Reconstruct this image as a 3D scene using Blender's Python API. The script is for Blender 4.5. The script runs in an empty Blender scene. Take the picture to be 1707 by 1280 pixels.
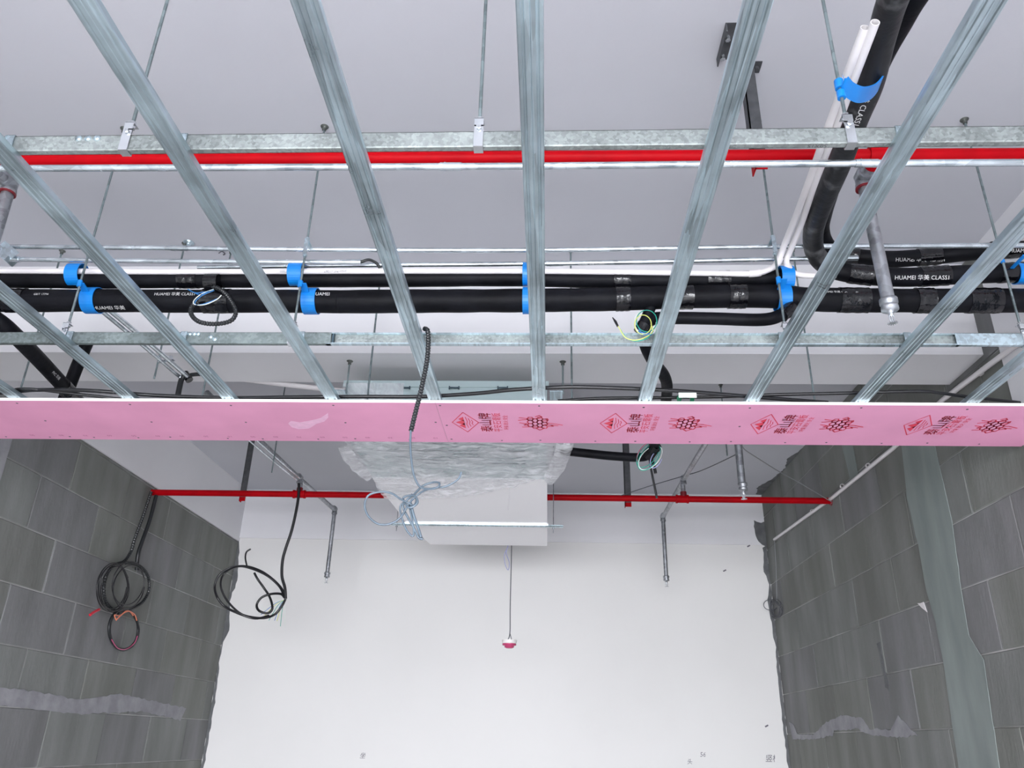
import bpy, math, random
from mathutils import Vector, Matrix, noise
random.seed(7)
S = bpy.context.scene
COL = S.collection
# ---------------------------------------------------------------- camera
CZ = 1.6
RT = Vector((0.998922, 0.040396, 0.022876)); UP = Vector((-0.004282, -0.410497, 0.911852)); FW = Vector((-0.046226, 0.910967, 0.409881))
FPX = 1324.14
CAM = Vector((0, 0, CZ))
cd = bpy.data.cameras.new('camera'); co = bpy.data.objects.new('camera', cd); COL.objects.link(co)
cd.sensor_width = 36; cd.lens = FPX * 36 / 1707; cd.clip_start = .02
M4 = Matrix(((RT.x, UP.x, -FW.x, 0), (RT.y, UP.y, -FW.y, 0), (RT.z, UP.z, -FW.z, CZ), (0, 0, 0, 1)))
co.matrix_world = M4
S.camera = co
# ---------------------------------------------------------------- sky, daylight, exposure
W = bpy.data.worlds.new('world'); S.world = W; W.use_nodes = True
wn = W.node_tree.nodes; wk = W.node_tree.links
_t = wn.new('ShaderNodeTexCoord'); _s = wn.new('ShaderNodeSeparateXYZ'); _r = wn.new('ShaderNodeValToRGB')   # overcast sky above, street below
wk.new(_t.outputs['Generated'], _s.inputs[0]); wk.new(_s.outputs[2], _r.inputs[0]); wk.new(_r.outputs[0], wn['Background'].inputs[0])
_r.color_ramp.elements[0].color = (.22, .22, .22, 1); _r.color_ramp.elements[1].color = (.80, .88, 1, 1); _r.color_ramp.elements[0].position = 0; _r.color_ramp.elements[1].position = .03
W.node_tree.nodes['Background'].inputs[1].default_value = 1.2
def area(name, loc, size, size_y, power, rot, colr):
    l = bpy.data.lights.new(name, 'AREA'); l.shape = 'RECTANGLE'; l.size = size; l.size_y = size_y; l.energy = power; l.color = colr; l.spread = math.radians(125)
    o = bpy.data.objects.new(name, l); COL.objects.link(o); o.location = loc; o.rotation_euler = rot
    return o
# daylight through the glazed shop front behind the photographer
area('daylight', (-.45, -4.98, 1.42), 4.3, 2.5, 520, (math.radians(52), 0, 0), (.93, .95, 1.0))
S.view_settings.view_transform = 'Standard'; S.view_settings.look = 'None'
S.view_settings.gamma = 1; S.view_settings.use_curve_mapping = False
S.view_settings.exposure = .90
# ---------------------------------------------------------------- pixel -> point on a real plane
def ray(x, y): return FW + RT * ((x - 853.5) / FPX) + UP * ((640 - y) / FPX)
def PZ(x, y, z):
    r = ray(x, y); return CAM + r * (z / r.z)
def PY(x, y, Y):
    r = ray(x, y); return CAM + r * (Y / r.y)
def PX(x, y, X):
    r = ray(x, y); return CAM + r * (X / r.x)
def Q(x, y, z): return Vector((x, y, z + CZ))
V = Vector
# ---------------------------------------------------------------- materials
MATS = {}
def mat(name, colr, rough=.6, metal=0, var=0, vscale=6, bump=0, bscale=40, col2=None, stretch=None, spec=None, alpha=None, coat=0):
    m = bpy.data.materials.new(name); m.use_nodes = True; n = m.node_tree.nodes; L = m.node_tree.links
    b = n['Principled BSDF']; b.inputs['Base Color'].default_value = (*colr, 1); b.inputs['Roughness'].default_value = rough
    b.inputs['Metallic'].default_value = metal
    if spec is not None: b.inputs['Specular IOR Level'].default_value = spec
    if alpha is not None: b.inputs['Alpha'].default_value = alpha
    if coat: b.inputs['Coat Weight'].default_value = coat
    tc = n.new('ShaderNodeNewGeometry'); mp = n.new('ShaderNodeMapping'); L.new(tc.outputs['Position'], mp.inputs['Vector'])
    if stretch: mp.inputs['Scale'].default_value = stretch
    if var or col2:
        t = n.new('ShaderNodeTexNoise'); t.inputs['Scale'].default_value = vscale; t.inputs['Detail'].default_value = 5
        L.new(mp.outputs[0], t.inputs['Vector'])
        r = n.new('ShaderNodeValToRGB'); r.color_ramp.elements[0].position = .35; r.color_ramp.elements[1].position = .68
        c2 = col2 or tuple(min(1, c * (1 + var)) for c in colr); c1 = colr if col2 else tuple(c * (1 - var) for c in colr)
        r.color_ramp.elements[0].color = (*c1, 1); r.color_ramp.elements[1].color = (*c2, 1)
        L.new(t.outputs['Fac'], r.inputs[0]); L.new(r.outputs[0], b.inputs['Base Color'])
    if bump:
        t2 = n.new('ShaderNodeTexNoise'); t2.inputs['Scale'].default_value = bscale; t2.inputs['Detail'].default_value = 3
        L.new(mp.outputs[0], t2.inputs['Vector'])
        bp = n.new('ShaderNodeBump'); bp.inputs['Strength'].default_value = bump; bp.inputs['Distance'].default_value = .01
        L.new(t2.outputs['Fac'], bp.inputs['Height']); L.new(bp.outputs[0], b.inputs['Normal'])
    MATS[name] = m
    return m
def galv(name, colr, rough, scale=90, metal=.85, streak=None):
    m = mat(name, colr, rough, metal, bump=.06, bscale=60)
    n = m.node_tree.nodes; L = m.node_tree.links; b = n['Principled BSDF']
    g = n.new('ShaderNodeNewGeometry'); mp = n.new('ShaderNodeMapping'); L.new(g.outputs['Position'], mp.inputs[0])
    if streak: mp.inputs['Scale'].default_value = streak
    v = n.new('ShaderNodeTexVoronoi'); v.inputs['Scale'].default_value = scale; L.new(mp.outputs[0], v.inputs['Vector'])
    t = n.new('ShaderNodeTexNoise'); t.inputs['Scale'].default_value = 7; t.inputs['Detail'].default_value = 6; L.new(g.outputs['Position'], t.inputs['Vector'])
    s = n.new('ShaderNodeSeparateColor'); L.new(v.outputs['Color'], s.inputs[0])
    a = n.new('ShaderNodeMath'); a.operation = 'MULTIPLY_ADD'; a.inputs[1].default_value = .35; L.new(s.outputs[0], a.inputs[0]); L.new(t.outputs['Fac'], a.inputs[2])
    r = n.new('ShaderNodeValToRGB'); r.color_ramp.elements[0].position = .35; r.color_ramp.elements[1].position = .95
    r.color_ramp.elements[0].color = (*[c * .62 for c in colr], 1); r.color_ramp.elements[1].color = (*[min(1, c * 1.35) for c in colr], 1)
    L.new(a.outputs[0], r.inputs[0]); L.new(r.outputs[0], b.inputs['Base Color'])
    mr = n.new('ShaderNodeMapRange'); mr.inputs[3].default_value = rough - .1; mr.inputs[4].default_value = rough + .14
    L.new(t.outputs['Fac'], mr.inputs[0]); L.new(mr.outputs[0], b.inputs['Roughness'])
    return m
mat('slab_paint', (.545, .55, .592), .85, var=.025, vscale=1.2, bump=.05, bscale=30)
mat('wall_paint', (.775, .765, .755), .8, var=.02, vscale=1.0, bump=.03, bscale=20)
mat('beam_paint', (.80, .795, .82), .85, var=.03, vscale=1.4)
BLK = [mat('block_grey_%s' % n, c, .9, col2=c2, vscale=2.4, bump=.25, bscale=30, stretch=(1, 2.2, .55)) for n, c, c2 in
       (('a', (.160, .166, .150), (.225, .232, .218)), ('b', (.168, .175, .167), (.235, .244, .235)), ('c', (.150, .154, .142), (.212, .218, .206)), ('d', (.162, .164, .164), (.228, .230, .234)))]
mat('joint_mortar', (.24, .245, .23), .9, col2=(.50, .50, .49), vscale=2.5, bump=.3)
mat('plaster_teal', (.20, .23, .222), .85, col2=(.275, .315, .30), vscale=3, bump=.15, bscale=12, stretch=(1, 2, .5))
mat('plaster_light', (.24, .24, .26), .9, col2=(.34, .34, .36), vscale=9, bump=.3, bscale=30)
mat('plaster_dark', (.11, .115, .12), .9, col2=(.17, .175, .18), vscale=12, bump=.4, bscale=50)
mat('floor_screed', (.62, .61, .60), .8, var=.12, vscale=2, bump=.1)
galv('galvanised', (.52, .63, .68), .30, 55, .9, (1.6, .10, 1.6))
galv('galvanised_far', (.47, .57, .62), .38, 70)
galv('galvanised_dull', (.30, .33, .325), .5, 140, .7)
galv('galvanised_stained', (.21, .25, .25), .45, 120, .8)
galv('conduit_steel', (.60, .66, .70), .22, 30)
galv('pipe_steel', (.35, .365, .39), .36, 50, .8)
galv('rod_steel', (.22, .27, .28), .42, 50, .7)
mat('bright_steel', (.72, .75, .78), .25, .9)
mat('dark_thread', (.12, .13, .12), .5, .5)
mat('dark_iron', (.075, .078, .085), .55, .3, var=.2, vscale=30)
mat('red_paint', (.40, .0015, .006), .42, var=.12, vscale=8, spec=.08)
mat('dark_red', (.16, .006, .012), .4)
mat('rubber', (.003, .0032, .0045), .5, col2=(.008, .0085, .012), vscale=9, bump=.25, bscale=26, spec=.12)
mat('rubber_dusty', (.0055, .006, .008), .5, col2=(.20, .205, .21), vscale=11, bump=.3, bscale=26, stretch=(1, 1, 1))
MATS['rubber_dusty'].node_tree.nodes['Color Ramp'].color_ramp.elements[0].position = .60
MATS['rubber_dusty'].node_tree.nodes['Color Ramp'].color_ramp.elements[1].position = .82
mat('tape', (.004, .004, .006), .13, bump=.55, bscale=24, spec=.55)
mat('clamp_blue', (.003, .21, .66), .38, bump=.05)
mat('clamp_blue_dark', (.003, .05, .34), .4)
mat('pvc', (.76, .73, .74), .35, var=.03)
mat('print_white', (.62, .62, .62), .6)
mat('print_grey', (.10, .10, .11), .6)
mat('print_red', (.78, .05, .10), .6)
mat('edge_ink', (.42, .10, .20), .7)
mat('pencil', (.16, .15, .18), .8)
mat('board_pink', (.78, .345, .53), .75, var=.05, vscale=3.5, bump=.05, bscale=25)
mat('board_smudge', (.84, .50, .68), .8, var=.06, vscale=40)
mat('gypsum', (.86, .84, .82), .85)
mat('corrugated', (.012, .014, .016), .4)
mat('cable_black', (.007, .007, .009), .35, spec=.6)
mat('cable_grey', (.105, .14, .175), .35, var=.1, vscale=20)
mat('wire_blue', (.02, .16, .42), .4); mat('wire_white', (.72, .76, .72), .4); mat('wire_yellow', (.62, .66, .16), .4)
mat('wire_green', (.01, .30, .22), .4); mat('wire_orange', (.75, .22, .12), .4); mat('wire_pink', (.55, .08, .2), .4); mat('wire_lilac', (.35, .36, .6), .4)
mat('thin_wire', (.07, .075, .09), .5); mat('thin_wire_light', (.28, .29, .30), .5)
mat('duct_white', (.94, .93, .95), .6, bump=.12, bscale=18)
mat('unit_steel', (.42, .52, .53), .45, .3)
mat('unit_dark', (.03, .06, .08), .5)
mat('foil', (.85, .87, .90), .25, .6)
mat('green_tape', (.004, .16, .075), .35)
mat('tape_box', (.80, .88, .84), .6)
mat('red_plastic', (.52, .06, .16), .4)
mat('red_terminal', (.55, .02, .04), .4)
mat('white_plastic', (.80, .78, .76), .4)
# clear plastic dust film, real translucent sheet
fm = bpy.data.materials.new('dust_film'); fm.use_nodes = True; MATS['dust_film'] = fm
n = fm.node_tree.nodes; L = fm.node_tree.links; b = n['Principled BSDF']; b.inputs['Roughness'].default_value = .22
b.inputs['Base Color'].default_value = (.95, .96, 1, 1)
g = n.new('ShaderNodeNewGeometry'); mp = n.new('ShaderNodeMapping'); mp.inputs['Scale'].default_value = (1.0, 3.2, 1); mp.inputs['Rotation'].default_value = (0, 0, .5)
L.new(g.outputs['Position'], mp.inputs[0]); t = n.new('ShaderNodeTexNoise'); t.inputs['Scale'].default_value = 5; t.inputs['Detail'].default_value = 10; t.inputs['Distortion'].default_value = 1.6; t.inputs['Roughness'].default_value = .62
L.new(mp.outputs[0], t.inputs['Vector']); bp = n.new('ShaderNodeBump'); bp.inputs['Strength'].default_value = .8; bp.inputs['Distance'].default_value = .02
L.new(t.outputs['Fac'], bp.inputs['Height']); L.new(bp.outputs[0], b.inputs['Normal'])
mr = n.new('ShaderNodeMapRange'); mr.inputs[1].default_value = .35; mr.inputs[2].default_value = .7; mr.inputs[3].default_value = .22; mr.inputs[4].default_value = .78
L.new(t.outputs['Fac'], mr.inputs[0]); L.new(mr.outputs[0], b.inputs['Alpha'])
def MT(m): return MATS[m] if isinstance(m, str) else m
# ---------------------------------------------------------------- mesh builder
WLOC = {}
def tag(o, label=None, cat=None, group=None, kind=None):
    if label: o['label'] = label
    if cat: o['category'] = cat
    if group: o['group'] = group
    if kind: o['kind'] = kind
    return o
def thing(name, label, cat, loc, group=None):
    o = bpy.data.objects.new(name, None); COL.objects.link(o); o.empty_display_size = .05
    o.location = loc; WLOC[o.name] = V(loc)
    return tag(o, label, cat, group)
def link(o, loc, parent):
    COL.objects.link(o)
    if parent is not None:
        o.parent = parent; o.location = loc - WLOC[parent.name]
    else: o.location = loc
    WLOC[o.name] = V(loc)
class MB:
    def __init__(s): s.v = []; s.f = []; s.sm = []
    def add(s, vs, fs, smooth=False):
        k = len(s.v); s.v += [V(p) for p in vs]; s.f += [tuple(i + k for i in f) for f in fs]; s.sm += [smooth] * len(fs); return s
    def hexa(s, p): return s.add(p, [(0, 3, 2, 1), (4, 5, 6, 7), (0, 1, 5, 4), (1, 2, 6, 5), (2, 3, 7, 6), (3, 0, 4, 7)])
    def box(s, a, b):
        x0, x1 = sorted((a[0], b[0])); y0, y1 = sorted((a[1], b[1])); z0, z1 = sorted((a[2], b[2]))
        return s.hexa([V(p) for p in ((x0, y0, z0), (x1, y0, z0), (x1, y1, z0), (x0, y1, z0), (x0, y0, z1), (x1, y0, z1), (x1, y1, z1), (x0, y1, z1))])
    def obox(s, c, u, v, w, a, bb, cc):
        u = u.normalized() * a / 2; v = v.normalized() * bb / 2; w = w.normalized() * cc / 2
        return s.hexa([c - u - v - w, c + u - v - w, c + u + v - w, c - u + v - w, c - u - v + w, c + u - v + w, c + u + v + w, c - u + v + w])
    def tube(s, path, r, n=12, caps=True, closed=False, rf=None, smooth=True):
        P = [V(p) for p in path]; m = len(P)
        T = []
        for i in range(m):
            a = P[(i - 1) % m] if (closed or i > 0) else P[i]; b2 = P[(i + 1) % m] if (closed or i < m - 1) else P[i]
            d = b2 - a; T.append(d.normalized() if d.length > 1e-9 else V((1, 0, 0)))
        ref = V((0, 0, 1)) if abs(T[0].z) < .9 else V((1, 0, 0))
        N = (ref - T[0] * ref.dot(T[0])).normalized(); vs = []
        for i in range(m):
            N = (N - T[i] * N.dot(T[i]))
            if N.length < 1e-6: N = T[i].orthogonal()
            N.normalize(); B = T[i].cross(N); rr = rf(i, m) if rf else r
            for j in range(n):
                a = 2 * math.pi * j / n; vs.append(P[i] + (N * math.cos(a) + B * math.sin(a)) * rr)
        fs = []
        for i in range(m if closed else m - 1):
            for j in range(n):
                i2 = (i + 1) % m; fs.append((i * n + j, i * n + (j + 1) % n, i2 * n + (j + 1) % n, i2 * n + j))
        s.add(vs, fs, smooth)
        if caps and not closed:
            s.add(vs[:n], [tuple(range(n))[::-1]]); s.add(vs[-n:], [tuple(range(n))])
        return s
    def ring(s, c, ax, r0, r1, h, n=24, arc=(0, 2 * math.pi), ref=None):
        """hollow band round axis ax, inner r0 outer r1, width h"""
        ax = ax.normalized(); u = (ref - ax * ref.dot(ax)).normalized() if ref else ax.orthogonal().normalized(); w = ax.cross(u)
        full = abs(arc[1] - arc[0] - 2 * math.pi) < 1e-4; k = n if full else n + 1; vs = []
        for j in range(k):
            a = arc[0] + (arc[1] - arc[0]) * j / n; d = u * math.cos(a) + w * math.sin(a)
            vs += [c + d * r0 - ax * h / 2, c + d * r1 - ax * h / 2, c + d * r1 + ax * h / 2, c + d * r0 + ax * h / 2]
        fs = []
        for j in range(n):
            a = j * 4; b2 = ((j + 1) % k) * 4
            for q in range(4): fs.append((a + q, a + (q + 1) % 4, b2 + (q + 1) % 4, b2 + q))
        if not full: fs += [(0, 1, 2, 3), (n * 4 + 3, n * 4 + 2, n * 4 + 1, n * 4)]
        return s.add(vs, fs)
    def extrude(s, poly, d):
        k = len(poly); vs = [V(p) for p in poly] + [V(p) + d for p in poly]
        return s.add(vs, [tuple(range(k)), tuple(range(2 * k - 1, k - 1, -1))] + [(i, i + k, (i + 1) % k + k, (i + 1) % k) for i in range(k)])
    def lathe(s, c, ax, prof, n=20, smooth=True):
        ax = ax.normalized(); u = ax.orthogonal().normalized(); w = ax.cross(u); vs = []; m = len(prof)
        for (r, h) in prof:
            for j in range(n):
                a = 2 * math.pi * j / n; vs.append(c + ax * h + (u * math.cos(a) + w * math.sin(a)) * max(r, 1e-5))
        s.add(vs, [(i * n + j, i * n + (j + 1) % n, (i + 1) * n + (j + 1) % n, (i + 1) * n + j) for i in range(m - 1) for j in range(n)], smooth)
        return s.add(vs[:n], [tuple(range(n))[::-1]]).add(vs[-n:], [tuple(range(n))])
    def hexnut(s, c, ax, r, h): 
        ax = ax.normalized(); return s.tube([c - ax * h / 2, c + ax * h / 2], r, 6, smooth=False)
    def build(s, name, m, parent=None, origin=None):
        me = bpy.data.meshes.new(name)
        if origin is None:
            lo = V([min(p[i] for p in s.v) for i in range(3)]); hi = V([max(p[i] for p in s.v) for i in range(3)]); origin = (lo + hi) / 2
        me.from_pydata([tuple(p - origin) for p in s.v], [], s.f); me.polygons.foreach_set('use_smooth', s.sm); me.update()
        if len(s.f) < 60000:
            import bmesh
            bm = bmesh.new(); bm.from_mesh(me)
            if len(s.f) < 4000: bmesh.ops.recalc_face_normals(bm, faces=bm.faces)
            bm.to_mesh(me); bm.free()
        me.materials.append(MT(m)); o = bpy.data.objects.new(name, me); link(o, origin, parent); return o
def spl(pts, k=8, closed=False):
    P = [V(p) for p in pts]; n = len(P); out = []
    for i in range(n if closed else n - 1):
        if closed: a, b, c, d = P[(i - 1) % n], P[i], P[(i + 1) % n], P[(i + 2) % n]
        else: a, b, c, d = P[max(i - 1, 0)], P[i], P[i + 1], P[min(i + 2, n - 1)]
        for j in range(k):
            t = j / k; out.append(.5 * ((2 * b) + (c - a) * t + (2 * a - 5 * b + 4 * c - d) * t * t + (3 * b - a - 3 * c + d) * t ** 3))
    if not closed: out.append(P[-1])
    return out
def resample(P, step):
    out = [P[0]]; acc = 0
    for a, b in zip(P, P[1:]):
        d = (b - a).length; t = step - acc
        while t <= d: out.append(a.lerp(b, t / d)); t += step
        acc = (acc + d) % step if d else acc
        acc = d - (t - step)
    return out
def corr(mb, pts, r, step=.0048, amp=.0021, n=10):
    P = resample(pts, step); return mb.tube(P, r, n, rf=lambda i, m: r - (amp if i % 2 else 0), smooth=False)
def text2d(s, size):
    c = bpy.data.curves.new('lettering', 'FONT'); c.body = s; c.size = size; c.resolution_u = 2; c.align_x = 'CENTER'; c.align_y = 'CENTER'
    o = bpy.data.objects.new('lettering', c); COL.objects.link(o); dg = bpy.context.evaluated_depsgraph_get(); dg.update()
    me = bpy.data.meshes.new_from_object(o.evaluated_get(dg)); vs = [v.co.copy() for v in me.vertices]; fs = [tuple(p.vertices) for p in me.polygons]
    bpy.data.objects.remove(o); bpy.data.curves.remove(c); bpy.data.meshes.remove(me); return vs, fs
def flat_text(mb, s, size, c, u, v, off=0):
    vs, fs = text2d(s, size); nn = u.cross(v).normalized()
    return mb.add([c + u * p.x + v * p.y + nn * off for p in vs], fs)
def pipe_text(mb, s, size, c, ax, r, turn=0, flip=False):
    ax = ax.normalized() * (-1 if flip else 1); nn = CAM - c; nn = (nn - ax * nn.dot(ax)).normalized(); w = nn.cross(ax)
    vs, fs = text2d(s, size)
    def mp_(p):
        a = p.y / r + turn; return c + ax * p.x + (nn * math.cos(a) + w * math.sin(a)) * (r + .0009)
    return mb.add([mp_(p) for p in vs], fs)
def stroke(mb, pts, w, nn):
    for a, b in zip(pts, pts[1:]):
        d = (b - a).normalized(); q = d.cross(nn).normalized() * w / 2; e = d * w * .3
        mb.add([a - q - e, a + q - e, b + q + e, b - q + e], [(0, 1, 2, 3)])
    return mb
def ragged(pts, amp, step=.03, seed=0):
    out = []; n = len(pts)
    for i in range(n):
        a, b = pts[i], pts[(i + 1) % n]; k = max(1, int((b - a).length / step))
        for j in range(k):
            p = a.lerp(b, j / k); q = noise.noise_vector(p * 23 + V((seed, 0, 0))); out.append(p + q * amp)
    return out
# ================================================================= SETTING
H = 2.16; XR = 2.0; XL = -2.92; YB = 7.33; Y0 = -5.0; ZB = 1.66
def struct(name, mb, m, parent=None):
    o = mb.build(name, m, parent)
    if parent is None: o['kind'] = 'structure'
    return o
struct('floor', MB().box((XL - .3, Y0 - .2, -.12), (XR + .3, YB + .3, 0)), 'floor_screed')
slab = struct('ceiling', MB().box((XL - .3, Y0 - .2, H + CZ), (XR + .3, YB + .3, H + CZ + .15)), 'slab_paint')
wb = struct('wall_back', MB().box((XL - .3, YB, 0), (XR + .3, YB + .2, H + CZ)), 'wall_paint')
wr = struct('wall_right', MB().box((XR + .003, Y0, 0), (XR + .2, YB, H + CZ)), 'joint_mortar')
wl = struct('wall_left', MB().box((XL - .2, Y0, 0), (XL - .003, YB, H + CZ)), 'joint_mortar')
f = MB()   # wall behind the photographer with its wide opening
f.box((XL, Y0 - .2, 0), (-2.6, Y0, H + CZ)); f.box((1.7, Y0 - .2, 0), (XR, Y0, H + CZ)); f.box((-2.6, Y0 - .2, 2.7), (1.7, Y0, H + CZ)); f.box((-2.6, Y0 - .2, 0), (1.7, Y0, .12))
struct('wall_front', f, 'wall_paint')
w1 = MB()
for x in (-2.6, -1.18, .24, 1.66): w1.box((x, Y0 - .14, .12), (x + .04, Y0 - .08, 2.7))
for z in (.12, 2.66): w1.box((-2.6, Y0 - .14, z), (1.7, Y0 - .08, z + .04))
struct('window_1', w1, 'dark_iron')
# concrete beam crossing the room, column at the right wall, ring beams
struct('trim_1', MB().box((XL, 3.362, 1.671 + CZ), (XR, 3.70, H + CZ)), 'beam_paint')
struct('trim_2', MB().box((XR - .012, -4.99, 0), (XR + .1, 3.222, H + CZ)), 'beam_paint')
struct('trim_3', MB().box((XL - .1, -4.99, ZB + CZ), (XL + .012, YB, H + CZ)), 'beam_paint')
struct('trim_4', MB().box((XL, YB - .014, 1.69 + CZ), (XR, YB + .05, H + CZ)), 'beam_paint')
# ---- blocks
Z0 = 1.027
def blocks(wall, X, side, Ya, Yb, zt, off, seed):
    rnd = random.Random(seed)
    for r in range(-9, 4):
        z0 = Z0 + .307 * r + .003; z1 = z0 + .301
        if z0 >= zt: continue
        z1 = min(z1, zt)
        if z0 < -CZ: z0 = -CZ + .002
        if z1 <= z0 + .01: continue
        s = off[r % 2]; y = s - .653 * 8
        while y < Yb:
            a = max(y + .0045, Ya); b_ = min(y + .653 - .0045, Yb); y += .653
            if b_ - a < .03: continue
            pr = rnd.uniform(.0005, .0035); e = .004
            xo = X - side * pr; xi = X + side * .02
            j = lambda: rnd.uniform(-.0012, .0012)
            o = [V((xi, a + j(), z0 + CZ)), V((xi, b_ + j(), z0 + CZ)), V((xi, b_ + j(), z1 + CZ)), V((xi, a + j(), z1 + CZ))]
            fr = [V((xo, a + e, z0 + CZ + e)), V((xo, b_ - e, z0 + CZ + e)), V((xo, b_ - e, z1 + CZ - e)), V((xo, a + e, z1 + CZ - e))]
            md = [V((xo + side * .003, p.y, p.z)) for p in o]
            mb = MB().add(o + md + fr, [(0, 3, 2, 1)] + [(i, (i + 1) % 4, (i + 1) % 4 + 4, i + 4) for i in range(4)] + [(i + 4, (i + 1) % 4 + 4, (i + 1) % 4 + 8, i + 8) for i in range(4)] + [(8, 9, 10, 11)])
            mb.build('block', BLK[rnd.randrange(4)], wall)
blocks(wr, XR, 1, 3.224, YB - .001, H - .002, (5.705, 5.38), 3)
blocks(wl, XL, -1, 1.6, YB - .001, ZB - .002, (5.58, 5.22), 5)
def patch(name, pts, nrm, th, m, parent, amp=.012, step=.03, seed=0):
    P = ragged(pts, amp, step, seed)
    a0 = pts[0]; P = [p - nrm * (p - a0).dot(nrm) for p in P]
    return MB().extrude(P, nrm * th).build(name, m, parent)
nR = V((-1, 0, 0)); nL = V((1, 0, 0))
def onR(l, e=.003): return [PX(x, y, XR - e) for x, y in l]
def onL(l, e=-.003): return [PX(x, y, XL - e) for x, y in l]
patch('plaster_strip', onR([(1503, 738), (1513, 830), (1531, 907), (1545, 985), (1560, 1037), (1571, 1090), (1600, 1285), (1668, 1285), (1640, 1100), (1616, 1060), (1603, 985), (1588, 870), (1566, 775), (1558, 738)]), nR, .003, 'plaster_teal', wr, .006, .05)
patch('plaster_strip', onR([(1403, 738), (1412, 775), (1418, 800), (1432, 795), (1421, 738)]), nR, .003, 'plaster_teal', wr, .006, .05, 3)
patch('plaster_strip', onL([(2, 728), (-8, 770), (-40, 850), (-30, 860), (0, 800), (21, 728)]), nL, .003, 'plaster_light', wl, .004, .05, 3)
patch('mortar_smear', onR([(1316, 1204), (1322, 1232), (1354, 1232), (1388, 1226), (1390, 1218), (1430, 1215), (1452, 1226), (1492, 1229), (1530, 1226), (1512, 1208), (1498, 1193), (1485, 1216), (1450, 1214), (1436, 1196), (1405, 1192), (1378, 1204), (1356, 1224), (1330, 1224), (1322, 1206)]), nR, .003, 'plaster_light', wr, .012, .03, 1)
0 and patch('mortar_smear', onR([(1413, 1066), (1428, 1070), (1436, 1116), (1426, 1116)], .003), nR, .002, 'plaster_light', wr, .01, .03, 2)
patch('mortar_smear', onR([(1462, 1072), (1470, 1110), (1476, 1145), (1484, 1152), (1474, 1110), (1468, 1070)]), nR, .002, 'plaster_dark', wr, .012, .03, 5)
patch('mortar_smear', onR([(1540, 1003), (1546, 1020), (1530, 1006)], .004), nR, .003, 'pvc', wr, .004, .01, 5)
patch('mortar_smear', onL([(-60, 1120), (0, 1146), (60, 1152), (130, 1166), (200, 1156), (260, 1170), (310, 1180), (300, 1200), (240, 1186), (130, 1190), (0, 1176), (-60, 1160)]), nL, .003, 'plaster_light', wl, .014, .04, 7)
# grey render daubed over the white paint in the corners and at the slab
nB = V((0, -1, 0)); nD = V((0, 0, -1))
yb = YB - .016
patch('mortar_smear', [PY(x, y, yb) for x, y in ((1257, 868), (1268, 872), (1279, 868), (1281, 914), (1276, 911), (1264, 903), (1258, 888))], nB, .003, 'plaster_dark', wb, .014, .025, 2)
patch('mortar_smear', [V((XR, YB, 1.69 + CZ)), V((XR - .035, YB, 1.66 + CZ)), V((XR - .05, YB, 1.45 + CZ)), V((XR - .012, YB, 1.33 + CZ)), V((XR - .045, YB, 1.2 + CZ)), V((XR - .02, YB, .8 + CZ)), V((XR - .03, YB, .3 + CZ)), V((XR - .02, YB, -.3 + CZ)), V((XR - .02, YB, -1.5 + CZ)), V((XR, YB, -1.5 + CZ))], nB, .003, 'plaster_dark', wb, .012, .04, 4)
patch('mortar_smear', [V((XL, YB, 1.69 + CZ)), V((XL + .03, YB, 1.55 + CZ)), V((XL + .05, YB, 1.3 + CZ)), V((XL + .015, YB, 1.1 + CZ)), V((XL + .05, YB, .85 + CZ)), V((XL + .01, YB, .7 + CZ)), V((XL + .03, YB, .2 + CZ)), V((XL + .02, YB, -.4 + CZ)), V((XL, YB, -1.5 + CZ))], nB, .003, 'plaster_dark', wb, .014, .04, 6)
patch('mortar_smear', [PZ(x, y, H) for x, y in ((1345, 742), (1332, 752), (1313, 764), (1308, 780), (1302, 786), (1284, 800), (1262, 812), (1260, 824), (1275, 824), (1290, 806), (1313, 780), (1336, 758))], nD, .003, 'plaster_dark', slab, .015, .03, 8)
# paint spread unevenly over the block wall at the beam
patch('paint_edge', onR([(1612, 515), (1620, 545), (1632, 565), (1634, 590), (1618, 604), (1592, 622), (1582, 640), (1560, 640), (1580, 590), (1590, 515)], .002), nR, .003, 'beam_paint', wr, .012, .03, 8)
P_ = onL([(352, 815), (372, 868), (385, 885), (396, 893), (404, 906), (408, 830), (395, 800)])
# pencil notes on the far wall
t = MB()
for s_, sz, x, y in (('坐', .05, 605, 1260), ('56', .05, 1172, 1258), ('头', .045, 1150, 1270), ('竖枕', .06, 1288, 1265)):
    flat_text(t, s_, sz, PY(x, y, YB - .002), V((1, .1, 0)), V((.15, 0, 1)))
for x, y in ((1208, 951), (1278, 1210), (1248, 910)): t.obox(PY(x, y, YB - .002), V((1, 0, .5)), V((0, 1, 0)), V((-.5, 0, 1)), .03, .002, .012)
t.build('wall_notes', 'pencil', wb)
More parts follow.
